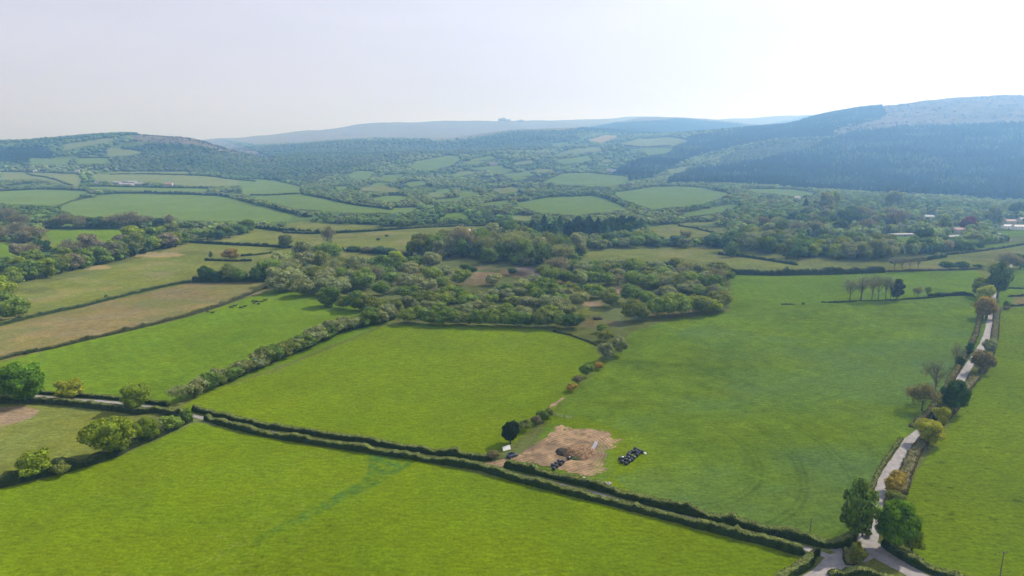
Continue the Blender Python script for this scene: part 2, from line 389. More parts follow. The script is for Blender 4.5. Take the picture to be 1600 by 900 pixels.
class MB:
    def __init__(s): s.bm = bmesh.new()
    def box(s, c, d, rz=0, ry=0, rx=0, taper=None):
        r = bmesh.ops.create_cube(s.bm, size=1)
        for v in r['verts']:
            if taper and v.co.z > 0: v.co.x *= taper[0]; v.co.y *= taper[1]
            v.co = Vector((v.co.x*d[0], v.co.y*d[1], v.co.z*d[2]))
        Mx = Matrix.Translation(c) @ Matrix.Rotation(rz, 4, 'Z') @ Matrix.Rotation(ry, 4, 'Y') @ Matrix.Rotation(rx, 4, 'X')
        bmesh.ops.transform(s.bm, matrix=Mx, verts=r['verts']); return s
    def cyl(s, a, b, r0, r1=None, n=8):
        a = Vector(a); b = Vector(b); d = b-a
        r = bmesh.ops.create_cone(s.bm, segments=n, radius1=r0, radius2=r0 if r1 is None else r1, depth=d.length, cap_ends=True)
        Mx = Matrix.Translation((a+b)/2) @ d.to_track_quat('Z', 'Y').to_matrix().to_4x4()
        bmesh.ops.transform(s.bm, matrix=Mx, verts=r['verts']); return s
    def rock(s, c, d, seed=0, sub=2, rough=.25, rz=0):
        r = bmesh.ops.create_icosphere(s.bm, subdivisions=sub, radius=.5)
        for v in r['verts']:
            k = 1+rough*2*(mnoise.noise(v.co*3+Vector((seed*3.1, seed, 0))))
            v.co = v.co*k; v.co = Vector((v.co.x*d[0], v.co.y*d[1], v.co.z*d[2]))
        bmesh.ops.transform(s.bm, matrix=Matrix.Translation(c) @ Matrix.Rotation(rz, 4, 'Z'), verts=r['verts']); return s
    def bevel(s, w, seg=2):
        bmesh.ops.bevel(s.bm, geom=list(s.bm.edges), offset=w, segments=seg, affect='EDGES', clamp_overlap=True); return s
    def build(s, name, mat, parent=None, smooth=False, loc=None):
        me = bpy.data.meshes.new(name); s.bm.to_mesh(me); s.bm.free()
        if smooth:
            for p in me.polygons: p.use_smooth = True
        return link(name, me, mat, parent, loc)

# ------------------------------------------------------------------ the ground: one sheet to the horizon
def build_ground():
    s = np.tan(np.linspace(-R(52), R(52), 1250)) * 1.0
    s = np.linspace(-1.12, 1.12, 1250)
    ys = list(np.arange(-120, 100, 10.0))
    y = 100.0
    while y < 15000:
        ys.append(y)
        y += np.clip(y*y/(H*F)*1.35, .35, y*.0075)
    ys = np.array(ys); ys[-1] = 15000
    yy, ss = np.meshgrid(ys, s, indexing='ij')
    xx = ss*(np.maximum(yy, 0)+220)
    zz = ground_z(xx, yy)
    px, py, d = project(xx, yy, zz)
    # wobble the borders a little in world space
    wob = 1.6
    px2 = px+wob*(vnoise(xx/7, yy/7, 11)-.5)*np.clip(900/yy, .4, 2); py2 = py+wob*(vnoise(xx/7, yy/7, 12)-.5)*np.clip(700/yy, .3, 1.5)
    ids = look(fid, px2, py2)
    ids = np.where(yy < 150, LIME, ids)
    lut = np.zeros((32, 3)); 
    for k, v in ALB.items(): lut[k] = v
    ids = np.where((ids == 0) & (yy < 900), VERGE, ids)
    col = lut[ids]
    gl = (ids == 0) & (fbm(xx/120, yy/120, 71, 3) < .44); col[gl] = (.085, .130, .030)
    # ragged edge of the blue-green crop strip
    cr = ids == CROP; wc = np.clip(.72+(fbm(xx/1.6, yy/1.6, 77, 2)-.5)*2.2, .05, 1)[cr][:, None]
    wc = wc*np.clip((yy[cr][:, None]-128)/90, .35, 1)
    col[cr] = lut[LIME]*(1-wc)+np.array((.050, .118, .026))*wc
    # nature of each sward
    n1 = fbm(xx/60, yy/60, 21, 4)-.5; n2 = fbm(xx/18, yy/18, 22, 3)-.5; n3 = fbm(xx/5, yy/5, 23, 2)-.5
    amt = np.ones_like(n1)*.28; amt[ids == DEEP] = .48; amt[ids == MEAD] = .38; n3 = n3*np.where(ids == DEEP, 1.8, 1)
    for k, v in {OLIVE: .5, STUB: .4, WET: .9, HEATH: 1.0, HEATHL: 1.6, MOOR: .6, CROP: .4, DRYP: .8, VERGE: .7, 0: .8, CONF: .8}.items(): amt[ids == k] = v
    f = 1+amt*(n1*.9+n2*.8+n3*.5)
    col = col*np.clip(f, .35, 1.9)[..., None]
    # stubble: green regrowth strip; olive: tan weeds
    g = np.clip((fbm(xx/40, yy/25, 31, 3)-.45)*5, 0, 1)
    mk = (ids == STUB); col[mk] = col[mk]*(1-.55*g[mk])[:, None] + (np.array((.115, .145, .035))*(.55*g[mk])[:, None])
    g = np.clip((fbm(xx/30, yy/22, 33, 4)-.56)*6, 0, 1)
    mk = (ids == OLIVE); col[mk] = col[mk]*(1-.5*g[mk])[:, None] + (np.array((.22, .19, .09))*(.5*g[mk])[:, None])
    mk = (ids == WET); col[mk] = col[mk]*(1-.6*g[mk])[:, None] + (np.array((.19, .12, .07))*(.6*g[mk])[:, None])
    # wheelings and mowing lines in the deep green field: arcs about a far point
    rr = np.hypot(xx-20, yy-520); 
    st = np.sin(rr*2*np.pi/7.0+3*n2); mk = (ids == DEEP) | (ids == MEAD)
    col[mk] = col[mk]*(1+.045*st[mk]*np.clip(n1[mk]*4+.6, 0, 1))[:, None]
    blue = np.clip((fbm(xx/70+3, yy/45, 41, 4)-.42)*4, 0, 1)
    mk = ids == DEEP; col[mk] = col[mk]*(1-.6*blue[mk])[:, None]+np.array((.088, .150, .048))*(.6*blue[mk])[:, None]
    # pairs of tractor wheelings round the mown corner
    c0 = at(1010, 700)
    rr = np.hypot((xx-c0.x)*1.0, (yy-c0.y)*.8)
    for r0 in (34, 36, 47, 49, 62, 64, 78, 80):
        w = np.exp(-((rr-r0+1.5*n1*6)/.45)**2)*.22*(xx > c0.x)
        mk = ids == DEEP; col[mk] *= (1-w[mk])[:, None]
    # tussocks: darker dung patches on grazed pasture, buttercups
    t = vnoise(xx/1.9, yy/1.3, 51); 
    mk = ((ids == LIME) & (xx > 120)) & (t > .90); col[mk] *= .62
    mk = (ids == LIME) & (t > .93) & (xx < 120); col[mk] *= .8
    t = vnoise(xx/1.1, yy/1.1, 52)*np.clip((fbm(xx/25, yy/25, 53, 2)-.5)*6, 0, 1)
    mk = (ids == LIME) & (t > .80); col[mk] = col[mk]*.8+np.array((.25, .25, .08))*.2
    col = np.clip(col, .005, .8)
    nr, nc = xx.shape
    V = np.stack([xx, yy, zz], -1).reshape(-1, 3)
    i = np.arange(nr*nc).reshape(nr, nc)
    Fc = np.stack([i[:-1, :-1], i[:-1, 1:], i[1:, 1:], i[1:, :-1]], -1).reshape(-1, 4)
    me = np_mesh('ground', V, Fc, col.reshape(-1, 3), smooth=True)
    o = link('ground', me, M['ground']); struct(o)
    global ZMIN, ZMAX
    ZMIN, ZMAX = float(zz.min()), float(zz.max()); print('ground verts', len(V), ZMIN, ZMAX)
build_ground()

# ------------------------------------------------------------------ draped sheets: roads, yard
def drape_strip(name, pts, widths, mat, lift=.05, step=1.5, wob=.0):
    P = [at(*p) if not isinstance(p, Vector) else p for p in pts]
    # Catmull-Rom resample
    out = []; n = len(P)
    for i in range(n-1):
        p0, p1, p2, p3 = P[max(i-1, 0)], P[i], P[i+1], P[min(i+2, n-1)]
        m = max(2, int((p2-p1).length/step))
        for k in range(m):
            t = k/m
            q = .5*((2*p1)+(p2-p0)*t+(2*p0-5*p1+4*p2-p3)*t*t+(3*p1-3*p2+p3-p0)*t**3)
            out.append((q.x, q.y, widths[i]*(1-t)+widths[i+1]*t))
    out.append((P[-1].x, P[-1].y, widths[-1]))
    A = np.array(out); d = np.gradient(A[:, :2], axis=0); d /= np.linalg.norm(d, axis=1)[:, None]+1e-9
    nrm = np.stack([d[:, 1], -d[:, 0]], 1)
    K = 7; off = np.linspace(-.5, .5, K)
    w = A[:, 2][:, None]*off[None]
    if wob:
        e = (vnoise(A[:, 0]/2.5, A[:, 1]/2.5, 3)-.5)*wob
        w = w+np.where(np.abs(off) > .4, np.sign(off), 0)[None]*e[:, None]
    X = A[:, 0][:, None]+nrm[:, 0][:, None]*w; Yv = A[:, 1][:, None]+nrm[:, 1][:, None]*w
    Z = ground_z(X, Yv)+lift
    V = np.stack([X, Yv, Z], -1).reshape(-1, 3)
    i = np.arange(len(V)).reshape(len(A), K)
    Fc = np.stack([i[:-1, :-1], i[1:, :-1], i[1:, 1:], i[:-1, 1:]], -1).reshape(-1, 4)
    o = link(name, np_mesh(name, V, Fc, smooth=True), mat); return struct(o)
LANE1 = [(-120, 613), (0, 613), (62, 620), (125, 625), (190, 630), (245, 637), (300, 649), (360, 664), (430, 677), (500, 689), (600, 705), (700, 722), (780, 737), (850, 752), (927, 771), (1000, 792), (1100, 815), (1200, 841), (1262, 858), (1300, 872), (1330, 885)]
drape_strip('lane', LANE1, [2.3]*len(LANE1), M['road'], .05, wob=.5)
ROAD = [(1264, 915), (1290, 893), (1310, 875), (1335, 868), (1352, 850), (1362, 825), (1367, 795), (1371, 775), (1381, 750), (1398, 728), (1412, 708), (1424, 688), (1445, 670), (1468, 648), (1488, 618), (1503, 589), (1517, 567), (1531, 547), (1541, 527), (1546, 506), (1549, 486), (1553, 466), (1560, 446), (1572, 427), (1592, 407), (1640, 385)]
drape_strip('road', ROAD, [6.0, 5.0, 5.0, 5.0, 5.0, 4.2, 3.8, 3.8, 4.0, 4.4, 4.4, 4.2, 3.8]+[3.4]*5+[3.4]*8, M['road'], .07, wob=.4)
ROAD2 = [(1350, 846), (1366, 858), (1390, 874), (1420, 892), (1470, 918), (1540, 945)]
drape_strip('road', ROAD2, [5.5, 7.0, 6.2, 5.2, 5, 5], M['road'], .09, wob=.4)
drape_strip('road', [(1300, 855), (1318, 862), (1335, 872), (1360, 862)], [3.5, 5, 5, 4], M['road'], .11, wob=.3)

YARD = [(753,724),(783,718),(809,708),(822,697),(834,690),(845,684),(858,673),(867,665),(879,658),(888,664),(901,670),(918,668),(935,669),(952,674),(963,672),(960,680),(978,687),(968,694),(961,700),(956,711),(948,725),(953,737),(940,744),(927,748),(899,744),(871,738),(845,731),(811,723),(793,722),(786,731),(768,730)]
def build_yard():
    W = [at(*p) for p in YARD]
    P = []
    for i in range(len(W)):
        a, b = W[i], W[(i+1) % len(W)]
        for k in range(4):
            q = a.lerp(b, k/4); P.append((q.x, q.y))
    P = np.array(P); c = P.mean(0)
    P += (np.random.RandomState(2).rand(*P.shape)-.5)*.9
    mn, mx = P.min(0)-1, P.max(0)+1
    st = .3
    gx, gy = np.meshgrid(np.arange(mn[0], mx[0], st), np.arange(mn[1], mx[1], st), indexing='ij')
    ins = np.zeros(gx.shape, bool); n = len(P)
    for i in range(n):
        ax, ay = P[i]; bx, by = P[(i+1) % n]
        cc = ((ay > gy) != (by > gy)) & (gx < (bx-ax)*(gy-ay)/(by-ay+1e-12)+ax); ins ^= cc
    # ragged grassy nibbling and green islets
    nz = fbm(gx/3, gy/3, 61, 3)
    e = at(940, 697); isl = np.exp(-(((gx-e.x)/2.6)**2+((gy-e.y)/3.2)**2))
    # distance to the outline: grass creeps in over the last metres
    dist = np.full(gx.shape, 99.0)
    for i in range(n):
        a = P[i]; b = P[(i+1) % n]; ab = b-a; t = np.clip(((gx-a[0])*ab[0]+(gy-a[1])*ab[1])/(ab@ab+1e-9), 0, 1)
        dist = np.minimum(dist, np.hypot(gx-a[0]-t*ab[0], gy-a[1]-t*ab[1]))
    fine = fbm(gx/.9, gy/.9, 67, 2)*.6+nz*.4
    g0 = at(775, 724); near = np.hypot(gx-g0.x, gy-g0.y) < 9
    ins &= ~((fine > .33+dist*.17) & (dist < 2.6) & ~near)
    ins &= ~(nz+.35*isl > .86)
    z = ground_z(gx, gy)+.045+.03*(fbm(gx/1.2, gy/1.2, 62, 2))
    idx = -np.ones(gx.shape, int); idx[ins] = np.arange(ins.sum())
    V = np.stack([gx[ins], gy[ins], z[ins]], -1)
    q = ins[:-1, :-1] & ins[1:, :-1] & ins[1:, 1:] & ins[:-1, 1:]
    Fc = np.stack([idx[:-1, :-1][q], idx[1:, :-1][q], idx[1:, 1:][q], idx[:-1, 1:][q]], -1)
    # colour: curling wheel ruts round the heap
    h = at(903, 706); ang = np.arctan2(V[:, 1]-h.y, V[:, 0]-h.x)
    r = np.hypot(V[:, 0]-h.x, (V[:, 1]-h.y)*.75)
    base = np.array((.215, .150, .088))
    nn = fbm(V[:, 0]/2.2, V[:, 1]/2.2, 63, 3); n4 = fbm(V[:, 0]/9, V[:, 1]/9, 64, 3)
    east = np.clip((V[:, 0]-h.x)/6, 0, 1)
    rut = np.sin(r*2*np.pi/1.15+2.5*n4*6)*(.22*east)+np.sin(((V[:, 1]-h.y)*.9-(V[:, 0]-h.x)*.55)*2*np.pi/1.5+n4*9)*.16*(1-east)
    f = .35+1.3*nn+rut*1.3
    col = base*f[:, None]
    dk = np.clip((n4-.44)*6, 0, 1)[:, None]; col = col*(1-.6*dk)+np.array((.10, .072, .048))*.6*dk
    gr = (np.clip((fbm(V[:, 0]/4, V[:, 1]/4, 66, 3)-.5)*5, 0, 1)*east*.5)[:, None]; col = col*(1-gr)+np.array((.17, .17, .05))*gr
    m, nt, ns, ln = new_mat('yard_earth')
    out = N(ns, 'ShaderNodeOutputMaterial'); vc = N(ns, 'ShaderNodeVertexColor'); vc.layer_name = 'col'; geo = N(ns, 'ShaderNodeNewGeometry')
    bs = N(ns, 'ShaderNodeBsdfPrincipled', Roughness=.95); bs.inputs['Specular IOR Level'].default_value = .1
    g = mul(nt, vc.outputs[0], maprange(nt, noise_tex(nt, geo.outputs['Position'], 1.6, 4, .7), .3, .7, .72, 1.25))
    ln.new(g, bs.inputs['Base Color'])
    bp = N(ns, 'ShaderNodeBump'); bp.inputs['Strength'].default_value = .7; bp.inputs['Distance'].default_value = .4
    ln.new(noise_tex(nt, geo.outputs['Position'], 1.1, 4, .7), bp.inputs['Height']); ln.new(bp.outputs[0], bs.inputs['Normal'])
    ln.new(bs.outputs[0], out.inputs[0])
    o = link('dirt_yard', np_mesh('dirt_yard', V, Fc, np.clip(col, .02, .7), smooth=True), m); struct(o)
build_yard()
drape_strip('track', [(881, 621), (873, 627), (863, 634), (853, 642)], [.8, 1.6, 1.8, .6], M['dirt'], .04, wob=1.0)
# ------------------------------------------------------------------ plant meshes (unit size: about 1 wide, 1 high, base at the origin)
def ico(sub):
    bm = bmesh.new(); bmesh.ops.create_icosphere(bm, subdivisions=sub, radius=1)
    V = np.array([v.co[:] for v in bm.verts]); Fc = np.array([[v.index for v in f.verts] for f in bm.faces]); bm.free(); return V, Fc
ICO = {k: ico(k) for k in (1, 2)}
def quads_at(P, Nm, size, rs, aspect=1.0, jit=.55):
    """leaf clumps: one bent-free quad per point, turned about its own normal"""
    n = len(P)
    Nm = Nm+rs.normal(0, jit, (n, 3)); Nm /= np.linalg.norm(Nm, axis=1)[:, None]+1e-9
    a = np.cross(Nm, rs.normal(0, 1, (n, 3))); a /= np.linalg.norm(a, axis=1)[:, None]+1e-9
    b = np.cross(Nm, a)
    s = size*(.6+.8*rs.rand(n))[:, None]*.5
    V = np.stack([P-a*s-b*s*aspect*.6, P+a*s*.7-b*s*aspect, P+a*s+b*s*aspect*.7, P-a*s*.6+b*s*aspect], 1).reshape(-1, 3)
    Fc = np.arange(n*4).reshape(n, 4)
    return V, Fc
def blobs_crown(seed, nb, centre=(0, 0, .6), rad=(.30, .30, .26), br=(.12, .20), low=-.55, flat=1.0):
    rs = np.random.RandomState(seed)
    B = []
    for k in range(nb):
        while True:
            d = rs.normal(0, 1, 3); d /= np.linalg.norm(d)
            if d[2] > low: break
        q = rs.rand()**.35
        r = br[0]+(br[1]-br[0])*rs.rand()
        c = np.array(centre)+d*np.array(rad)*q
        B.append((c, r*np.array((1, 1, .85*flat))))
    B.append((np.array(centre), np.array(rad)*.85))
    return B
def crown_mesh(name, seed, nb=22, nleaf=2200, leaf=.045, core=1, coresc=.86, mottle=.4, **kw):
    rs = np.random.RandomState(seed+100)
    B = blobs_crown(seed, nb, **kw)
    Vs, Fs, Cs = [], [], []; off = 0
    cv, cf = ICO[core]
    for c, r in B:
        f = coresc*(1+.18*(vnoise(cv[:, 0]*2+c[0]*30, cv[:, 1]*2+cv[:, 2]*3+c[1]*30, 5)-.5)*2)
        V = c+cv*r*f[:, None]
        Vs.append(V); Fs.append(cf+off); off += len(V)
        Cs.append(np.full((len(V), 3), .85)*(1+mottle*(rs.rand()-.5)))
    tri = np.concatenate(Fs)
    P, Nn, cc = [], [], []
    A = np.array([np.prod(r)**(2/3) for c, r in B]); A /= A.sum()
    for (c, r), a in zip(B, A):
        m = int(nleaf*a*1.5)+1
        d = rs.normal(0, 1, (m, 3)); d /= np.linalg.norm(d, axis=1)[:, None]
        p = c+d*r*(.88+.24*rs.rand(m))[:, None]
        keep = np.ones(m, bool)
        for c2, r2 in B:
            if c2 is c: continue
            keep &= (((p-c2)/(r2*.85))**2).sum(1) > 1
        keep &= p[:, 2] > .01
        P.append(p[keep]); Nn.append(d[keep]); 
        tone = 1+mottle*(rs.rand()-.5)
        cc.append(tone*(.8+.45*rs.rand(keep.sum())))
    P = np.concatenate(P); Nn = np.concatenate(Nn); cc = np.concatenate(cc)
    LV, LF = quads_at(P, Nn, leaf, rs)
    hue = rs.normal(0, .07, len(P))
    lc = np.stack([cc*(1+hue), cc, cc*(1-hue)], 1)
    V = np.concatenate([np.concatenate(Vs), LV]); col = np.concatenate([np.concatenate(Cs), np.repeat(lc, 4, 0)])
    V[:, 2] = np.maximum(V[:, 2], 0)
    return np_mesh(name, V, [tri, LF+off], col)
def tube_np(pts, rad, n=5):
    """tapered tube through points"""
    V, Fc = [], []
    pts = np.array(pts, float)
    for i, p in enumerate(pts):
        d = pts[min(i+1, len(pts)-1)]-pts[max(i-1, 0)]; d /= np.linalg.norm(d)+1e-9
        u = np.cross(d, (0.31, .9, .1)); u /= np.linalg.norm(u)+1e-9; w = np.cross(d, u)
        for k in range(n):
            a = 2*math.pi*k/n; V.append(p+rad[i]*(math.cos(a)*u+math.sin(a)*w))
    for i in range(len(pts)-1):
        for k in range(n):
            Fc.append((i*n+k, i*n+(k+1) % n, (i+1)*n+(k+1) % n, (i+1)*n+k))
    return np.array(V), np.array(Fc)
def joinnp(L):
    Vs, Fs, o = [], [], 0
    for V, f in L:
        Vs.append(V); Fs.append(f+o); o += len(V)
    return np.concatenate(Vs), np.concatenate(Fs)
def trunk_mesh(name, seed, top=.55, r=.035, limbs=5, spread=.24):
    rs = np.random.RandomState(seed); L = []
    L.append(tube_np([(0, 0, -.03), (.004, 0, top*.35), (.01, .008, top*.7), (0, 0, top)], [r*1.35, r, r*.75, r*.4], 7))
    for k in range(limbs):
        a = 2*math.pi*(k+rs.rand()*.6)/limbs; z = top*(.45+.4*rs.rand())
        e = np.array((math.cos(a)*spread, math.sin(a)*spread, top+.12*rs.rand()))
        s = np.array((0, 0, z)); m = s*.5+e*.5+np.array((0, 0, -.03))
        L.append(tube_np([s, m, e], [r*.5, r*.33, r*.12], 5))
    V, Fc = joinnp(L)
    return np_mesh(name, V, Fc, np.full((len(V), 3), 1.0))
def twig_crown(name, seed, depth=4, leafy=0, leaf=.02, spread=.55, thick=.014, tall=.62):
    """bare crown: limbs forking into fine twigs"""
    rs = np.random.RandomState(seed); L = []; tips = []
    def grow(p, d, ln, r, lev):
        n = 3; pts = [p]; q = p.copy(); dd = d.copy()
        for i in range(n):
            dd = dd+rs.normal(0, .16, 3)+np.array((0, 0, .05)); dd /= np.linalg.norm(dd); q = q+dd*ln/n; pts.append(q.copy())
        L.append(tube_np(pts, [r, r*.85, r*.7, r*.5], 3 if lev else 4))
        if lev >= depth: tips.append(q); return
        k = 4 if lev < 2 else 3
        for i in range(k):
            t = .45+.55*(i+1)/k; b = pts[min(int(t*n), n)]
            nd = dd+rs.normal(0, spread, 3); nd[2] = nd[2]*.8+.12; nd /= np.linalg.norm(nd)
            grow(b, nd, ln*(.62+.2*rs.rand()), r*.55, lev+1)
    for k in range(3):
        a = 2*math.pi*(k+rs.rand())/3
        grow(np.array((0, 0, .22+.05*k)), np.array((math.cos(a)*.5, math.sin(a)*.5, .9)), tall*.45, thick, 0)
    V, Fc = joinnp(L); col = np.full((len(V), 3), 1.0)
    V[:, 2] = np.minimum(V[:, 2], 1.05)
    FF = [Fc]
    if leafy:
        T = np.array(tips); P = T[rs.randint(0, len(T), leafy)]+rs.normal(0, .035, (leafy, 3))
        LV, LF = quads_at(P, rs.normal(0, 1, P.shape), leaf, rs)
        c = (.8+.5*rs.rand(leafy)); col = np.concatenate([col, np.repeat(np.stack([c, c, c], 1), 4, 0)])
        FF = [np.concatenate([Fc, LF+len(V)])]; V = np.concatenate([V, LV])
    return np_mesh(name, V, FF, col)
def conifer_mesh(name, seed, tiers=9, seg=9, nleaf=500, width=.5):
    rs = np.random.RandomState(seed); Vs, Fs, Cs = [], [], []; off = 0
    for t in range(tiers):
        z1 = .14+.86*(t+1.35)/tiers; z0 = .10+.80*t/tiers; z1 = min(z1, 1.0)
        r = width*(1-t/tiers)**.8
        V = [(0, 0, z1)]
        for k in range(seg*2):
            a = math.pi*k/seg+rs.rand()*.2; rr = r*(1 if k % 2 == 0 else .62)*(.8+.35*rs.rand()); V.append((rr*math.cos(a), rr*math.sin(a), z0+rs.rand()*.03-(.02 if k % 2 == 0 else -.02)))
        n = seg*2
        Fc = [(0, 1+k, 1+(k+1) % n) for k in range(n)]
        Vs.append(np.array(V)); Fs.append(np.array(Fc)+off); off += len(V); Cs.append(np.full((len(V), 3), .8+.3*rs.rand()))
    z = rs.rand(nleaf)**1.3; a = rs.rand(nleaf)*6.283; r = width*(1-z)**.8*(.7+.4*rs.rand(nleaf))
    P = np.stack([r*np.cos(a), r*np.sin(a), .1+z*.88], 1)
    LV, LF = quads_at(P, np.stack([np.cos(a), np.sin(a), a*0+.4], 1), .06, rs)
    c = .7+.6*rs.rand(nleaf)
    return np_mesh(name, np.concatenate(Vs+[LV]), [np.concatenate(Fs), LF+off], np.concatenate(Cs+[np.repeat(np.stack([c, c, c], 1), 4, 0)]))

PR = {}
PR['oak'] = [crown_mesh('oak_crown', 10+k, nb=46, nleaf=6500, leaf=.030, rad=(.36, .36, .33), br=(.08, .145), centre=(0, 0, .50), low=-1) for k in range(3)]
PR['round'] = [crown_mesh('round_crown', 30+k, nb=26, nleaf=2600, leaf=.045, rad=(.34, .34, .34), br=(.10, .17), centre=(0, 0, .47), low=-1) for k in range(4)]
PR['mid'] = [crown_mesh('mid_crown', 50+k, nb=14, nleaf=900, leaf=.065, rad=(.31, .31, .31), br=(.14, .22), centre=(0, 0, .47), low=-1) for k in range(4)]
PR['bush'] = [crown_mesh('bush_crown', 70+k, nb=18, nleaf=1500, leaf=.05, rad=(.34, .34, .34), br=(.14, .22), centre=(0, 0, .44), low=-.3, mottle=.25) for k in range(4)]
PR['ragged'] = [crown_mesh('ragged_crown', 90+k, nb=26, nleaf=2200, leaf=.05, rad=(.34, .34, .40), br=(.07, .14), centre=(0, 0, .55), low=-1, coresc=.55, mottle=.5) for k in range(3)]
PR['bare'] = [twig_crown('bare_crown', 110+k, depth=4, leafy=700, leaf=.020) for k in range(3)]
PR['semi'] = [twig_crown('thin_crown', 130+k, depth=4, leafy=2200, leaf=.034, spread=.7) for k in range(3)]
PR['conifer'] = [conifer_mesh('conifer_crown', 150+k) for k in range(3)]
PR['ivy'] = [crown_mesh('ivy_crown', 170+k, nb=20, nleaf=1500, leaf=.05, rad=(.16, .16, .36), br=(.07, .12), centre=(0, 0, .48), low=-1, mottle=.3) for k in range(2)]
TR = {'t': [trunk_mesh('tree_trunk', 200+k) for k in range(3)], 's': [trunk_mesh('slim_trunk', 210+k, top=.7, r=.017, limbs=5, spread=.16) for k in range(2)]}

COL = {'lime': (.210, .290, .030), 'light': (.170, .245, .045), 'mid': (.120, .190, .038), 'dark': (.055, .105, .026), 'olive': (.155, .190, .044),
       'grey': (.205, .240, .105), 'bare': (.190, .185, .120), 'gold': (.300, .330, .030), 'rust': (.290, .225, .045), 'holly': (.022, .040, .022),
       'blue': (.085, .140, .060), 'wine': (.140, .035, .055), 'yel': (.200, .270, .024), 'pale': (.230, .275, .110), 'brown': (.175, .155, .072), 'emer': (.100, .200, .018),
       'con': (.030, .056, .026)}
WORD = {'lime': 'lime green', 'light': 'light green', 'mid': 'green', 'dark': 'dark green', 'olive': 'olive green', 'grey': 'grey-green', 'bare': 'grey-brown twiggy',
        'gold': 'golden', 'rust': 'rusty orange', 'holly': 'near-black', 'blue': 'blue-green', 'wine': 'wine-red', 'yel': 'yellow-green', 'pale': 'pale silvery', 'brown': 'brown', 'emer': 'fresh green', 'con': 'dark conifer'}
ORD = ['', 'first', 'second', 'third', 'fourth', 'fifth', 'sixth', 'seventh', 'eighth', 'ninth', 'tenth', 'eleventh', 'twelfth', 'thirteenth', 'fourteenth', 'fifteenth', 'sixteenth', 'seventeenth', 'eighteenth', 'nineteenth', 'twentieth',
       'twenty-first', 'twenty-second', 'twenty-third', 'twenty-fourth', 'twenty-fifth', 'twenty-sixth', 'twenty-seventh', 'twenty-eighth', 'twenty-ninth', 'thirtieth', 'thirty-first', 'thirty-second', 'thirty-third', 'thirty-fourth', 'thirty-fifth', 'thirty-sixth', 'thirty-seventh', 'thirty-eighth', 'thirty-ninth', 'fortieth',
       'forty-first', 'forty-second', 'forty-third', 'forty-fourth', 'forty-fifth', 'forty-sixth', 'forty-seventh', 'forty-eighth', 'forty-ninth', 'fiftieth', 'fifty-first', 'fifty-second', 'fifty-third', 'fifty-fourth', 'fifty-fifth', 'fifty-sixth', 'fifty-seventh', 'fifty-eighth', 'fifty-ninth', 'sixtieth', 'sixty-first', 'sixty-second', 'sixty-third', 'sixty-fourth', 'sixty-fifth']
NT = {'tree': 0, 'bush': 0}
def plant(px, py, w, h, kind, col, label, group=None, seed=None):
    """a plant whose foot stands at photo pixel (px, py); w, h its size in photo pixels there"""
    p = at(px, py); k = ppm(p); W = w/k; Hh = h/k/.96
    return plant_at(p, W, Hh, kind, col, label, group, seed)
def plant_at(p, W, Hh, kind, col, label, group=None, seed=None):
    rs = random.Random(seed if seed is not None else int(p.x*13+p.y*7))
    me = rs.choice(PR[kind]); c = COL[col]; v = 1+.22*(rs.random()-.5); hv = .12*(rs.random()-.5)
    c4 = (c[0]*v*(1+hv), c[1]*v, c[2]*v*(1-hv), 1)
    wide = 1.0 if kind in ('bush', 'round', 'oak', 'mid') else 1.1
    if kind == 'ivy': wide = 1.9
    sc = (W*wide*(.95+.1*rs.random()), W*wide*(.95+.1*rs.random()), Hh)
    if kind == 'bush' :
        o = link('bush', me, M['leaf']); o.location = (p.x, p.y, p.z-.1); o.scale = sc; o.rotation_euler = (0, 0, rs.random()*6.28); o.color = c4
        tag(o, label, 'bush', group); NT['bush'] += 1; return o
    con = kind == 'conifer'
    e = empty('conifer_tree' if con else 'tree', (p.x, p.y, p.z-.1), rs.random()*6.28, sc)
    cr = link('crown', me, M['twig'] if kind in ('bare',) else M['leaf'], e); cr.color = c4
    if kind in ('bare', 'semi') :
        cr.color = c4
    t = link('trunk', rs.choice(TR['s' if kind in ('bare', 'semi', 'conifer', 'ivy') else 't']), M['bark'], e)
    tag(e, label, 'tree', group); NT['tree'] += 1
    return e

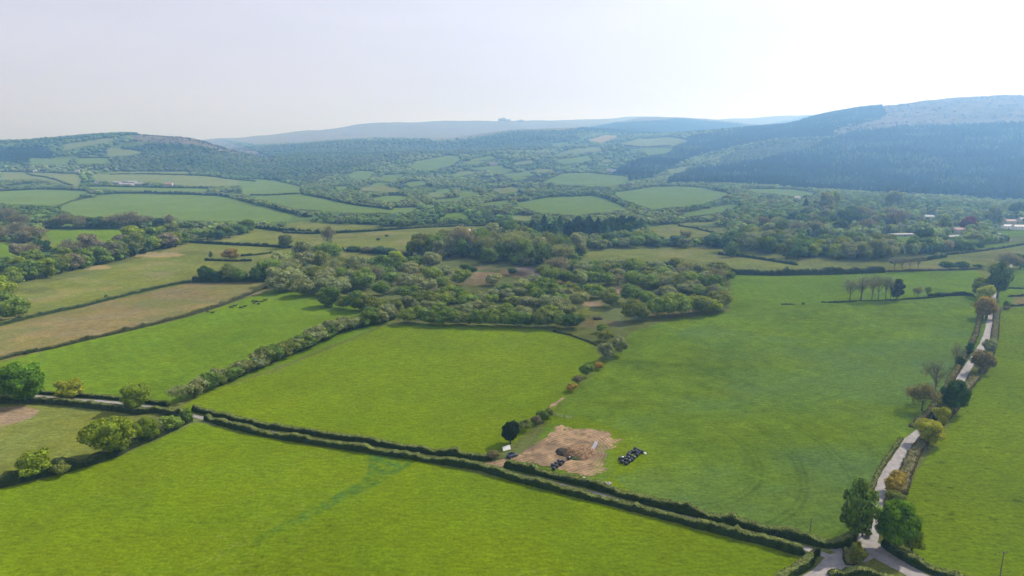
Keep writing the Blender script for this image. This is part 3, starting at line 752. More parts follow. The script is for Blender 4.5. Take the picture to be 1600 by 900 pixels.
# ------------------------------------------------------------------ single trees one can point at
TREES = [
 (38, 628, 86, 70, 'oak', 'emer', 'big round dark green tree beside the lane at the left edge'),
 (4, 606, 30, 42, 'round', 'yel', 'yellow-green tree behind the big round tree at the left edge'),
 (112, 623, 50, 36, 'round', 'gold', 'small golden tree growing out of the lane hedge on the left'),
 (217, 640, 54, 50, 'oak', 'yel', 'olive yellow tree on the lane hedge above the big spreading tree'),
 (170, 713, 92, 74, 'oak', 'yel', 'largest spreading yellow-green tree above the diagonal hedge'),
 (230, 690, 44, 46, 'oak', 'yel', 'smaller yellow-green tree touching the right side of the spreading tree'),
 (55, 745, 62, 46, 'ragged', 'yel', 'open-crowned yellow-green tree at the lower left end of the diagonal hedge'),
 (282, 628, 34, 35, 'semi', 'grey', 'grey-green willow with pale trunk at the foot of the diagonal tree line'),
 (797, 694, 40, 43, 'oak', 'holly', 'near-black rounded holly tree behind the white board'),
 (1336, 848, 62, 102, 'ragged', 'mid', 'tall ivy-clad tree on the left side of the road at the crossroads'),
 (1347, 838, 34, 96, 'round', 'yel', 'yellow-topped tree leaning over the road behind the ivy-clad tree'),
 (1398, 860, 72, 92, 'oak', 'emer', 'big dense green tree on the right side of the road at the crossroads'),
 (1424, 862, 40, 42, 'ragged', 'yel', 'yellow-green tree growing against the big dense tree at the crossroads'),
 (1338, 884, 26, 40, 'ragged', 'olive', 'small twiggy tree on the grass island in the road junction'),
 (1450, 694, 54, 48, 'oak', 'gold', 'golden tree on the bend of the pale road'),
 (1470, 664, 32, 34, 'round', 'gold', 'smaller golden tree just above the golden tree on the bend'),
 (1490, 646, 46, 60, 'oak', 'dark', 'dense dark green tree right of the road above the golden trees'),
 (1440, 642, 50, 44, 'semi', 'brown', 'low brown twiggy tree left of the dark tree by the road'),
 (1459, 626, 44, 74, 'bare', 'bare', 'tall bare tree rising left of the dark tree by the road'),
 (1491, 580, 24, 50, 'bare', 'bare', 'slim bare tree left of the narrow part of the road'),
 (1500, 574, 16, 22, 'ivy', 'dark', 'short dark ivy-covered trunk beside the slim bare tree'),
 (1514, 556, 14, 26, 'ivy', 'dark', 'small dark green tree left of the road above the slim bare tree'),
 (1541, 498, 44, 40, 'round', 'rust', 'rusty orange tree hanging over the far end of the visible road'),
 (1537, 474, 36, 34, 'round', 'gold', 'golden tree directly above the rusty orange tree by the road'),
 (1531, 464, 32, 34, 'round', 'olive', 'olive tree left of the golden tree at the top of the road'),
 (1558, 466, 38, 56, 'ragged', 'blue', 'tall dark ivy-clad tree behind the golden road trees'),
 (1556, 440, 42, 30, 'semi', 'olive', 'thin yellowish tree crown behind the tall dark road tree'),
 (1574, 424, 40, 30, 'semi', 'bare', 'pinkish bare tree where the road leaves the picture'),
 (1594, 420, 28, 28, 'round', 'blue', 'dark tree at the right edge above the road'),
 (1573, 482, 12, 15, 'mid', 'mid', 'tiny round tree standing alone right of the road end'),
 (1345, 469, 58, 42, 'bare', 'bare', 'widest bare tree at the left end of the group in the green field'),
 (1362, 470, 34, 46, 'bare', 'bare', 'second bare tree from the left in the group in the green field'),
 (1383, 470, 30, 46, 'bare', 'bare', 'third bare tree from the left in the group in the green field'),
 (1400, 469, 26, 40, 'ivy', 'holly', 'bushy ivy-black tree at the right end of the bare group'),
 (1328, 469, 40, 34, 'bare', 'bare', 'low leaning bare tree at the far left of the bare group'),
 (1372, 469, 34, 44, 'bare', 'grey', 'pale bare tree squeezed between the second and third bare trees'),
 (1391, 470, 26, 38, 'bare', 'bare', 'bare tree touching the ivy-black tree on its left'),
 (1434, 466, 18, 19, 'semi', 'grey', 'small thin tree right of the ivy-black tree in the field'),
 (1449, 465, 15, 18, 'semi', 'mid', 'smaller thin tree nearest the dark stretch of field wall'),
 (1397, 424, 26, 26, 'bare', 'bare', 'left bare tree of four standing in the far field hedge'),
 (1409, 424, 20, 26, 'bare', 'bare', 'second of four bare trees standing in the far field hedge'),
 (1421, 424, 20, 27, 'bare', 'bare', 'third of four bare trees standing in the far field hedge'),
 (1434, 423, 22, 27, 'bare', 'bare', 'right bare tree of four standing in the far field hedge'),
 (360, 405, 32, 20, 'round', 'rust', 'rusty orange tree alone on a short hedge in the pale field'),
 (330, 403, 9, 12, 'mid', 'olive', 'small bare-looking tree left of the lone rusty orange tree'),
 (447, 388, 30, 26, 'round', 'olive', 'round olive tree standing on the dark hedge across the middle left'),
 (513, 386, 18, 36, 'semi', 'bare', 'tall narrow bare tree at the crossing of two far hedges'),
 (626, 358, 18, 17, 'mid', 'mid', 'round dark green tree on the hedge above the sheep pasture'),
 (771, 366, 24, 20, 'round', 'dark', 'dark round tree right of the pale stone heap'),
 (782, 374, 24, 20, 'round', 'lime', 'bright yellow-green tree in front of the dark round tree'),
 (644, 398, 24, 24, 'round', 'emer', 'dark fresh green tree at the left end of the tall copse'),
 (620, 415, 38, 26, 'round', 'yel', 'bright yellow-green tree above the rounded willows'),
 (1443, 386, 38, 36, 'round', 'blue', 'large domed blue-green tree left of the barns in the village'),
 (1477, 363, 26, 32, 'round', 'lime', 'tall tree with bright yellow side behind the village barns'),
 (1510, 362, 34, 26, 'round', 'wine', 'wine-red copper beech in the village'),
 (1357, 348, 24, 20, 'round', 'wine', 'dark purple beech left of the village houses'),
 (1330, 342, 32, 24, 'round', 'blue', 'dark blue-green dome left of the purple beech'),
 (1258, 332, 16, 22, 'conifer', 'con', 'dark square-topped conifer beside the small white cottage'),
 (1319, 350, 10, 18, 'conifer', 'dark', 'small bright-edged conifer below the dark blue-green dome'),
 (1522, 385, 30, 26, 'round', 'pale', 'pale round tree right of the long barn'),
 (1553, 350, 30, 34, 'round', 'grey', 'broad grey-green tree between the village houses'),
 (1588, 338, 26, 24, 'mid', 'blue', 'blue-green tree behind the white houses at the right edge'),
 (1290, 334, 34, 38, 'round', 'pale', 'tall pale poplar-like tree right of the small white cottage'),
 (1300, 330, 30, 34, 'round', 'light', 'tall light green tree at the foot of the conifer hillside'),
 (1395, 328, 34, 32, 'round', 'pale', 'pale green twin-crowned tree at the foot of the dark forest'),
]
for i, (px, py, w, h, k, c, lb) in enumerate(TREES): plant(px, py, w, h, k, c, lb, seed=i)
BUSHES = [
 (97, 741, 34, 24, 'olive', 'dark olive bush between the two yellow trees on the diagonal hedge'),
 (268, 672, 38, 26, 'light', 'light green bush in the diagonal hedge right of the smaller tree'),
 (291, 660, 24, 24, 'mid', 'bright green bush at the right end of the diagonal hedge by the junction'),
 (250, 676, 24, 22, 'grey', 'pale grey-green bush between trees in the diagonal hedge'),
 (821, 674, 28, 22, 'olive', 'olive bush touching the right side of the black holly'),
 (838, 664, 20, 18, 'brown', 'brownish bush next along the hedge from the black holly'),
 (848, 658, 22, 20, 'mid', 'rounded green bush by the metal field gate'),
 (858, 652, 18, 18, 'olive', 'last bush before the pale track beside the metal gate'),
 (842, 652, 18, 14, 'light', 'light tufted bush behind the hedge near the metal gate'),
 (769, 716, 26, 15, 'brown', 'brown rounded bush on the hedge end by the parked car'),
 (893, 612, 20, 16, 'rust', 'low rusty bush in the scrub line between the two big fields'),
 (903, 600, 20, 16, 'brown', 'brown bush in the scrub line below the green bushes'),
 (915, 589, 26, 24, 'mid', 'green bush at the lower end of the field-dividing thicket'),
 (935, 578, 20, 14, 'rust', 'red-brown low bush beside the field-dividing thicket'),
 (948, 564, 30, 34, 'grey', 'left grey willow of the large round pair between two big fields'),
 (966, 556, 32, 36, 'grey', 'right grey willow of the large round pair between two big fields'),
 (945, 534, 30, 22, 'olive', 'grey-topped bush above the large round willow pair'),
 (941, 520, 24, 16, 'mid', 'dark green bush at the head of the field-dividing thicket'),
 (1395, 770, 36, 30, 'rust', 'orange-brown bush pressed against the right side of the road'),
 (1400, 752, 34, 20, 'rust', 'wider orange-brown bush just above the roadside one'),
 (1397, 785, 34, 22, 'olive', 'yellowish bush above the big dense crossroads tree'),
 (1472, 640, 22, 16, 'olive', 'olive bush between road and dark tree on the right'),
 (1533, 582, 40, 40, 'brown', 'dark brown bush right of the narrow part of the road'),
 (1545, 550, 26, 24, 'grey', 'grey-green bush right of the road above the brown bush'),
 (1573, 484, 12, 7, 'brown', 'low brown scrub under the tiny round tree'),
 (1479, 421, 28, 14, 'dark', 'left of two rounded dark bushes on the far field hedge'),
 (1502, 421, 26, 14, 'dark', 'right of two rounded dark bushes on the far field hedge'),
 (1529, 420, 22, 8, 'dark', 'low flat dark bush right of the two rounded ones'),
 (1460, 660, 14, 14, 'holly', 'small dark bush at the foot of the bare roadside tree'),
 (1356, 838, 14, 12, 'mid', 'small green bush on the verge between road and ivy-clad tree'),
 (1345, 868, 22, 14, 'mid', 'green bush at the tip of the junction island'),
 (558, 384, 1, 1, 'olive', None),
 (591, 376, 7, 5, 'dark', 'tiny dark gorse bush alone in the sheep pasture'),
 (604, 370, 7, 4, 'dark', 'second tiny dark gorse bush further up the sheep pasture'),
 (166, 468, 8, 9, 'dark', 'small upright dark bush on the hedge above the stubble strip'),
 (45, 553, 10, 8, 'dark', 'small dark bush on the hedge below the stubble strip'),
]
for i, (px, py, w, h, c, lb) in enumerate(BUSHES):
    if lb: plant(px, py, w, h, 'bush', c, lb, seed=500+i)

# ------------------------------------------------------------------ rows and stands of plants
def wchoice(rs, pal):
    t = sum(w for _, w in pal); x = rs.random()*t
    for k, w in pal:
        x -= w
        if x <= 0: return k
    return pal[-1][0]
def along(pts, n, rs, jx=3, jy=2):
    P = np.array(pts, float); L = np.r_[0, np.cumsum(np.hypot(*np.diff(P, axis=0).T))]
    out = []
    for i in range(n):
        s = L[-1]*(i+.5+(rs.random()-.5)*.5)/n
        out.append((np.interp(s, L, P[:, 0])+(rs.random()-.5)*2*jx, np.interp(s, L, P[:, 1])+(rs.random()-.5)*2*jy))
    return out
def inpoly(p, P):
    x, y = p; c = False
    for i in range(len(P)):
        ax, ay = P[i]; bx, by = P[(i+1) % len(P)]
        if ((ay > y) != (by > y)) and x < (bx-ax)*(y-ay)/(by-ay)+ax: c = not c
    return c
def scatter(poly, n, rs, dx, dy, avoid=None):
    xs = [p[0] for p in poly]; ys = [p[1] for p in poly]; out = []
    for t in range(n*60):
        if len(out) >= n: break
        q = (rs.uniform(min(xs), max(xs)), rs.uniform(min(ys), max(ys)))
        if not inpoly(q, poly): continue
        if avoid and any(((q[0]-a)/c)**2+((q[1]-b)/d)**2 < 1 for a, b, c, d in avoid): continue
        if all(((q[0]-a)/dx)**2+((q[1]-b)/dy)**2 > 1 for a, b in out): out.append(q)
    return out
def stand(spots, wr, hr, kinds, pal, phrase, group, seed, noun='tree'):
    rs = random.Random(seed); spots = sorted(spots)
    for i, (x, y) in enumerate(spots):
        k = wchoice(rs, kinds); c = wchoice(rs, pal)
        if k in ('bare', 'semi') and c not in ('bare', 'grey', 'brown', 'olive'): c = 'bare'
        sc = rs.uniform(.95, 1.32)
        nn = {'bush': 'bush', 'conifer': 'conifer'}.get(k, 'tree')
        if noun == 'willow' and nn == 'bush': nn = 'willow'
        plant(x, y, rs.uniform(*wr)*sc, rs.uniform(*hr)*sc, k, c, f'{WORD[c]} {nn}, {ORD[i+1]} from the left {phrase}', group, seed=seed*100+i)
S = lambda n: random.Random(n)
wild2 = [('bare', 2), ('semi', 3), ('round', 1)]
gpal = [('grey', 4), ('bare', 3), ('olive', 2), ('mid', 1)]
wil = [('grey', 5), ('light', 4), ('mid', 2), ('olive', 2), ('pale', 1)]
wild = [('light', 4), ('mid', 3), ('olive', 3), ('grey', 4), ('pale', 1)]
# diagonal hedgerow of the cow meadow
stand(along([(300, 622), (345, 601)], 5, S(1), 1, 1), (28, 34), (24, 28), [('round', 2), ('bush', 2)], [('mid', 2), ('grey', 2)], 'in the lower hedgerow along the cow meadow', 'trees of the diagonal hedgerow', 1)
stand(along([(350, 600), (420, 568), (470, 548), (530, 520), (618, 498)], 30, S(2), 2, 1), (28, 36), (20, 27), [('semi', 1), ('round', 3), ('bush', 3)], [('grey', 5), ('bare', 1), ('mid', 2), ('olive', 1)], 'in the long diagonal hedgerow', 'trees of the diagonal hedgerow', 2)
# belt left
stand(along([(20, 442), (60, 436), (100, 424), (150, 412), (200, 400), (250, 388), (290, 379)], 19, S(3), 4, 2), (28, 36), (22, 30), [('round', 4), ('mid', 1)], [('mid', 3), ('light', 2), ('yel', 2), ('olive', 2), ('bare', 1)], 'along the front of the left tree belt', 'trees of the left belt', 3)
stand(along([(20, 425), (70, 415), (130, 398), (200, 387), (280, 372)], 9, S(4), 5, 2), (28, 36), (22, 30), [('round', 3), ('semi', 1)], [('yel', 3), ('olive', 2), ('bare', 2), ('light', 2)], 'along the back of the left tree belt', 'trees of the left belt', 4)
stand([(5, 468), (20, 452), (8, 487), (30, 500), (12, 500)], (36, 46), (26, 34), [('bush', 1)], [('light', 2), ('yel', 1), ('grey', 1)], 'at the left edge above the stubble strip', 'bushes at the left edge', 5)
stand(along([(76, 357), (150, 357), (275, 356)], 12, S(6), 3, 1), (24, 30), (17, 22), [('semi', 3), ('round', 1)], [('bare', 4), ('blue', 2), ('olive', 2)], 'in the row behind the bright strip field', 'trees behind the bright strip field', 6)
stand([(8, 378), (24, 372), (40, 380), (52, 376), (12, 352), (36, 358), (30, 402), (50, 404), (66, 398), (14, 345)], (24, 32), (19, 25), [('semi', 2), ('round', 2)], [('bare', 3), ('dark', 2), ('olive', 2)], 'in the clump at the left edge', 'trees of the left edge clump', 7)
stand(along([(300, 376), (345, 374), (400, 362)], 6, S(8), 3, 2), (24, 30), (16, 20), [('round', 1)], [('mid', 2), ('blue', 2), ('light', 1)], 'where the left belt meets the middle hedge', 'trees at the end of the left belt', 8)
stand(along([(545, 393), (620, 399)], 4, S(9), 2, 1), (20, 28), (10, 13), [('bush', 1)], [('blue', 2), ('brown', 1)], 'on the dark hedge below the sheep pasture', 'bushes below the sheep pasture', 9)
# willow mass left of the wetland
stand(along([(312, 440), (425, 440)], 6, S(10), 2, 1), (24, 30), (20, 25), [('bush', 3), ('round', 1)], [('mid', 2), ('dark', 2), ('olive', 1)], 'in the tall hedge over the stubble field', 'bushes of the tall stubble field hedge', 10)
stand(scatter([(420, 455), (430, 415), (520, 408), (600, 430), (575, 455), (500, 470), (440, 462)], 34, S(11), 13, 6), (32, 42), (24, 32), [('bush', 4), ('round', 2), ('semi', 1)], wil, 'in the willow thicket left of the marsh', 'willows left of the marsh', 11, 'willow')
stand(along([(500, 478), (530, 480), (560, 486), (600, 492), (625, 498)], 8, S(12), 3, 2), (30, 38), (24, 32), [('round', 2), ('bush', 2)], [('mid', 2), ('olive', 2), ('dark', 1)], 'above the cow meadow top corner', 'trees above the cow meadow', 12)
stand([(605, 432), (632, 428), (648, 422), (672, 421), (585, 424)], (30, 42), (20, 25), [('bush', 1)], [('mid', 1), ('blue', 1), ('grey', 1)], 'of the rounded willows behind the marsh', 'rounded willows behind the marsh', 13, 'willow')
stand(along([(635, 505), (700, 508), (790, 511), (905, 513)], 26, S(14), 2, 1.5), (26, 34), (22, 28), [('bush', 1)], [('mid', 4), ('olive', 2), ('light', 2), ('dark', 1)], 'along the top of the bright square field', 'willows along the bright square field', 14, 'willow')
stand(scatter([(640, 488), (700, 470), (760, 470), (800, 455), (860, 445), (905, 470), (905, 500), (780, 500), (700, 496)], 44, S(15), 12, 5), (26, 36), (19, 26), [('bush', 5), ('round', 1)], wil, 'in the marsh willows above the square field', 'marsh willows', 15, 'willow')
stand(scatter([(840, 432), (930, 425), (1060, 424), (1130, 430), (1140, 460), (1100, 470), (1060, 455), (940, 448), (860, 452)], 52, S(16), 12, 4.5), (26, 36), (18, 25), [('bush', 5), ('round', 1), ('semi', 1)], wild, 'in the wide thicket behind the marsh', 'bushes of the wide thicket', 16)
stand(along([(975, 500), (1020, 500), (1060, 492), (1100, 488), (1136, 482)], 8, S(17), 2, 2), (36, 46), (24, 32), [('bush', 1)], [('light', 3), ('olive', 2), ('yel', 1)], 'in the row along the big green field', 'willows along the big green field', 17, 'willow')
stand([(955, 480), (930, 466), (985, 474), (1010, 478), (1040, 470), (1120, 462), (730, 484), (690, 454), (640, 470), (612, 446), (596, 462), (634, 455), (662, 464), (690, 436), (720, 446), (676, 442), (770, 446), (640, 432)], (30, 40), (20, 28), [('bush', 1)], wil, 'of the lone bushes in the open marsh', 'lone bushes in the marsh', 18)
stand([(727, 424), (800, 430), (738, 428), (905, 455)], (16, 22), (12, 15), [('bush', 1)], [('dark', 1), ('mid', 1)], 'of the small dark bushes on the heath', 'small bushes on the heath', 19)
# tall copse
stand(scatter([(655, 402), (680, 392), (740, 385), (800, 378), (870, 395), (905, 400), (900, 415), (830, 418), (760, 412), (700, 405)], 38, S(20), 13, 5), (30, 38), (30, 40), [('semi', 1), ('round', 4)], [('grey', 3), ('mid', 3), ('olive', 3), ('light', 1)], 'in the tall copse behind the marsh', 'trees of the tall copse', 20)
stand(scatter([(828, 366), (850, 358), (1000, 354), (1010, 362), (980, 372), (850, 374)], 26, S(21), 9, 5), (17, 24), (17, 25), [('conifer', 3), ('round', 2)], [('con', 3), ('dark', 1)], 'in the dark conifer clump', 'trees of the dark conifer clump', 21)
# right hand woods
stand(scatter([(905, 388), (960, 380), (1080, 380), (1140, 384), (1130, 389), (1010, 386), (930, 392)], 16, S(22), 13, 3), (22, 30), (15, 21), [('round', 3), ('bush', 1)], [('mid', 2), ('blue', 2), ('grey', 2), ('light', 1)], 'in the wood edge above the olive pasture', 'trees above the olive pasture', 22)
stand(scatter([(1135, 402), (1150, 380), (1230, 372), (1250, 388), (1420, 392), (1450, 395), (1400, 408), (1240, 408), (1180, 398)], 44, S(23), 13, 4.5), (28, 38), (24, 31), [('round', 4), ('bush', 2)], [('olive', 3), ('mid', 3), ('grey', 3), ('yel', 1), ('blue', 1)], 'in the wood left of the village', 'trees of the wood left of the village', 23)
stand(along([(1450, 398), (1530, 388)], 5, S(24), 2, 1), (22, 30), (14, 19), [('round', 1), ('bush', 1)], [('bare', 1), ('light', 1), ('blue', 1)], 'on the hedge below the village barns', 'trees below the village barns', 24)
stand(scatter([(1180, 362), (1260, 345), (1400, 348), (1420, 362), (1300, 368), (1200, 370)], 34, S(25), 10, 3), (20, 28), (20, 27), [('round', 3), ('semi', 1)], [('blue', 3), ('mid', 2), ('grey', 2), ('bare', 1)], 'in the middle of the valley wood', 'trees of the valley wood', 25)
print('individual plants', NT)
# ------------------------------------------------------------------ hedges
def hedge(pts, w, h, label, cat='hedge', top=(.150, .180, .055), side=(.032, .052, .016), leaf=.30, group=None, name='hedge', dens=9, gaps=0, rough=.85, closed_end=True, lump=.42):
    P = [at(*p) for p in pts]
    rs = np.random.RandomState(int(abs(P[0].x*3+P[0].y)) % 100000)
    Yc = np.mean([p.y for p in P]); lf = leaf*max(1, Yc/330); step = max(1.0, Yc/330)
    out = []; n = len(P)
    for i in range(n-1):
        a, b = P[i], P[i+1]; m = max(1, int((b-a).length/step))
        for k in range(m): q = a.lerp(b, k/m); out.append((q.x, q.y))
    out.append((P[-1].x, P[-1].y)); A = np.array(out)
    if len(A) > 6:
        k = np.array([1, 2, 3, 2, 1])/9; B = np.pad(A, ((2, 2), (0, 0)), 'edge')
        A = np.stack([np.convolve(B[:, j], k, 'valid') for j in (0, 1)], 1)
    d = np.gradient(A, axis=0); d /= np.linalg.norm(d, axis=1)[:, None]+1e-9; nr = np.stack([-d[:, 1], d[:, 0]], 1)
    # keep the hedge on the far side of the traced foot line
    nr *= np.where(nr[:, 1] < 0, -1, 1)[:, None]
    A = A+nr*w*.5
    m = len(A); sarc = np.r_[0, np.cumsum(np.linalg.norm(np.diff(A, axis=0), axis=1))]
    hh = h*(1+lump*2*(vnoise(sarc/5, sarc*0+Yc, 1)-.5)+rough*.6*(vnoise(sarc/1.6, sarc*0, 2)-.5))
    hh = hh+h*.55*np.clip((vnoise(sarc/2.2, sarc*0+Yc, 8)-.80)*6, 0, 1)
    ww = w*(1+.35*(vnoise(sarc/4, sarc*0+3, 3)-.5))
    if gaps:
        g = np.clip((vnoise(sarc/9, sarc*0+7, 6)-gaps)*8, .12, 1); hh *= g; ww *= np.clip(g, .3, 1)
    if closed_end: hh[0] *= .5; hh[-1] *= .5
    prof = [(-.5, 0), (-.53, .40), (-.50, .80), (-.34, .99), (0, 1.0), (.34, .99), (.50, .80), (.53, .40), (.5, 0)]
    K = len(prof); V = np.zeros((m, K, 3))
    for j, (u, v) in enumerate(prof):
        jj = rough*.5*(rs.rand(m)-.5)
        x = A[:, 0]+nr[:, 0]*(u*ww+jj); y = A[:, 1]+nr[:, 1]*(u*ww+jj)
        V[:, j, 0] = x; V[:, j, 1] = y; V[:, j, 2] = ground_z(x, y)+v*hh*(1+.08*(rs.rand(m)-.5))-(.15 if v == 0 else 0)
    idx = np.arange(m*K).reshape(m, K)
    Fc = np.stack([idx[:-1, :-1], idx[1:, :-1], idx[1:, 1:], idx[:-1, 1:]], -1).reshape(-1, 4)
    cap = [[idx[0, j] for j in (0, 1, 7, 8)], [idx[0, j] for j in (1, 2, 6, 7)], [idx[0, j] for j in (2, 3, 5, 6)],
           [idx[-1, j] for j in (8, 7, 1, 0)], [idx[-1, j] for j in (7, 6, 2, 1)], [idx[-1, j] for j in (6, 5, 3, 2)]]
    Fc = np.concatenate([Fc, np.array(cap)])
    cv = np.array([side if v < .9 else top for u, v in prof]); colr = np.tile(cv[None], (m, 1, 1))*(.85+.3*rs.rand(m, 1, 1))  # side colour darker than top: shade of the hedge faces painted in
    # leaf clumps over the surface
    area = sarc[-1]*(w+2*h); nl = int(min(26000, area*dens/(lf/.34)**2))
    i0 = rs.randint(0, m-1, nl); t = rs.rand(nl); j0 = rs.randint(1, K-2, nl); u = rs.rand(nl)
    a = V[i0, j0]*(1-u)[:, None]+V[i0, j0+1]*u[:, None]; b = V[i0+1, j0]*(1-u)[:, None]+V[i0+1, j0+1]*u[:, None]
    Q = a*(1-t)[:, None]+b*t[:, None]
    ang = (np.array([-1.5, -1.3, -.9, -.4, 0, .4, .9, 1.3, 1.5]))[j0]
    Nn = np.stack([nr[i0, 0]*np.sin(ang), nr[i0, 1]*np.sin(ang), np.cos(ang)], 1)
    Q += Nn*(rs.rand(nl)*.22*lf/.34)[:, None]
    LV, LF = quads_at(Q, Nn, lf, rs, jit=.6)
    lc = np.where(((j0 >= 3) & (j0 <= 5))[:, None], np.array(top)[None], np.array(side)[None])*(.65+.7*rs.rand(nl))[:, None]  # leaf clumps carry the same painted shade on the sides
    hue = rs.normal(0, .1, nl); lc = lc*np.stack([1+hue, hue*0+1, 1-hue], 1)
    VV = np.concatenate([V.reshape(-1, 3), LV]); CC = np.concatenate([colr.reshape(-1, 3), np.repeat(lc, 4, 0)])
    o0 = Vector((float(A[:, 0].mean()), float(A[:, 1].mean()), float(V[:, 0, 2].mean())))
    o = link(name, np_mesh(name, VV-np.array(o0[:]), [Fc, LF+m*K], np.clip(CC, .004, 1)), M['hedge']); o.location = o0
    tag(o, label, cat, group); return o
GL = 'hedges along the lane'
hedge([(-100, 608), (0, 611), (65, 616), (125, 621), (200, 627), (262, 636)], 1.8, 1.5, 'clipped hedge on the far side of the lane at the left', group=GL)
hedge([(298, 643), (350, 655), (400, 668), (450, 675), (500, 683), (600, 699), (700, 715), (750, 722), (770, 719)], 2.2, 2.0, 'long clipped hedge between the lane and the bright square field', group=GL)
hedge([(785, 731), (815, 738), (852, 746), (927, 765), (965, 776), (1050, 801), (1125, 817), (1200, 836), (1262, 851), (1300, 859), (1330, 856), (1340, 846)], 2.4, 2.1, 'long hedge from the dirt yard down to the crossroads', group=GL)
hedge([(-100, 628), (0, 631), (62, 631), (125, 637), (180, 643), (212, 649), (240, 645), (262, 650), (285, 652)], 2.2, 2.3, 'hedge on the near side of the lane at the left', group=GL, side=(.04, .055, .02))
hedge([(317, 657), (350, 667), (400, 680), (450, 689), (500, 697), (560, 706), (650, 720), (750, 736), (800, 752), (900, 777), (975, 796), (1050, 816), (1125, 836), (1200, 854), (1237, 867), (1262, 869)], 2.4, 2.0, 'long lowest hedge between the lane and the big bottom field', group=GL)
hedge([(1264, 866), (1277, 878), (1262, 891), (1236, 906), (1215, 925)], 2.4, 2.0, 'short hedge turning down at the bottom field corner by the crossroads', group=GL)
hedge([(303, 658), (250, 684), (217, 697), (185, 714), (125, 733), (62, 748), (0, 764), (-80, 785)], 3.0, 3.2, 'overgrown dark diagonal hedge under the spreading tree', side=(.035, .050, .02), top=(.07, .09, .03), lump=.5)
hedge([(1373, 852), (1395, 868), (1430, 888), (1475, 905), (1540, 930)], 2.6, 2.3, 'hedge right of the crossroads below the big dense tree', group=GL)
hedge([(1298, 905), (1340, 900), (1385, 907), (1410, 920)], 2.2, 1.4, 'rounded hedge end at the bottom edge inside the road fork', group=GL)
hedge([(1334, 862), (1332, 874), (1340, 886)], 2.6, 1.1, 'scrubby growth on the small island of the road junction', top=(.15, .15, .05), rough=.8)
vg = (.15, .145, .065); vs = (.10, .085, .045)
hedge([(1418, 775), (1424, 745), (1436, 715), (1450, 695), (1472, 668), (1498, 640), (1515, 612), (1533, 590)], 3.5, 1.2, 'low brownish scrub hedge right of the pale road bend', top=vg, side=vs, rough=.8, lump=.5)
hedge([(1540, 585), (1552, 558), (1559, 530), (1561, 505), (1562, 486)], 3.0, 1.3, 'low straggling hedge right of the upper road', top=vg, side=vs, rough=.8, lump=.5)
hedge([(1350, 835), (1359, 800), (1363, 775), (1372, 748), (1386, 722), (1403, 698), (1412, 685)], 1.2, .8, 'thin grassy bank left of the pale road', top=(.13, .15, .045), side=(.11, .12, .04), rough=.5)
hedge([(1430, 670), (1455, 650), (1478, 618), (1493, 592), (1508, 565), (1520, 545), (1530, 520), (1536, 490)], 2.4, 1.3, 'low brown scrub bank left of the narrow road', top=(.14, .14, .055), side=vs, rough=.8, lump=.5)
G2 = 'field hedges in the middle distance'
hedge([(-60, 578), (0, 563), (40, 553), (75, 547), (100, 541), (150, 529), (200, 518), (250, 506), (300, 493), (345, 479), (380, 466), (402, 456), (418, 450)], 2.2, 1.8, 'rough hedge along the lower side of the brown stubble strip', group=G2, top=(.13, .125, .05), side=(.06, .07, .03), lump=.5, rough=.7, gaps=.12)
hedge([(-60, 522), (0, 510), (50, 497), (90, 488), (130, 480), (165, 471), (200, 462), (230, 455), (265, 447), (300, 441)], 2.6, 2.0, 'green hedge along the upper side of the brown stubble strip', group=G2, lump=.3, side=(.05, .075, .03))
hedge([(298, 442), (340, 441), (380, 441), (420, 441)], 4.0, 4.0, 'tall dark hedge closing the top of the stubble strip', group=G2, lump=.4)
hedge([(1140, 429), (1170, 430), (1210, 431), (1260, 430), (1310, 429), (1345, 428), (1385, 426)], 4.5, 4.2, 'tall dark hedge across the top of the big green field', group=G2, lump=.35, top=(.085, .105, .04), side=(.035, .05, .022))
hedge([(1385, 425), (1440, 424), (1480, 423), (1530, 421)], 1.8, 1.4, 'low thin hedge under the four bare trees', group=G2, top=vg, side=(.07, .06, .035), lump=.5)
hedge([(1283, 473), (1310, 473), (1340, 471), (1370, 470), (1405, 469), (1450, 466), (1475, 464)], 1.3, .6, 'old low bank under the bare trees in the green field', group=G2, top=(.05, .06, .03), side=(.035, .045, .025), lump=.6, gaps=.2)
hedge([(1452, 465), (1480, 463), (1500, 462), (1524, 463)], 2.6, 2.2, 'dark bushy end of the bank beside the road trees', group=G2, side=(.03, .04, .02), top=(.05, .07, .03), lump=.4)
hedge([(318, 407), (340, 408), (370, 409), (395, 408)], 2.5, 1.9, 'short hedge island under the lone rusty orange tree', group=G2, side=(.03, .045, .02))
hedge([(375, 401), (400, 399), (430, 395)], 2.5, 1.9, 'short dark hedge right of the lone rusty orange tree', group=G2)
hedge([(285, 378), (320, 381), (360, 383), (400, 385), (450, 388), (500, 390), (540, 392)], 3.5, 2.8, 'dark hedge below the olive field left of the sheep pasture', group=G2, side=(.03, .045, .022), lump=.5)
hedge([(540, 392), (580, 396), (610, 399), (640, 402)], 5, 3.6, 'thick dark hedge below the sheep pasture', group=G2, side=(.03, .045, .022), lump=.4)
hedge([(516, 366), (512, 375), (514, 388)], 3, 2.4, 'short hedge running down between the two olive pastures', group=G2)
hedge([(440, 364), (480, 366), (520, 365), (560, 363), (620, 359), (700, 352)], 3, 2.6, 'hedge along the top of the sheep pasture', group=G2, lump=.4)
hedge([(620, 359), (660, 356), (720, 354), (760, 353)], 3, 2.0, 'faint hedge behind the sheep pasture and stone heap', group=G2)
hedge([(395, 356), (440, 362), (470, 364), (500, 366)], 5, 4, 'bushy hedge above the left olive pasture', group=G2, lump=.5)
hedge([(925, 411), (980, 413), (1040, 414), (1100, 417), (1140, 418)], 3, 2.0, 'low hedge below the central olive pasture', group=G2)
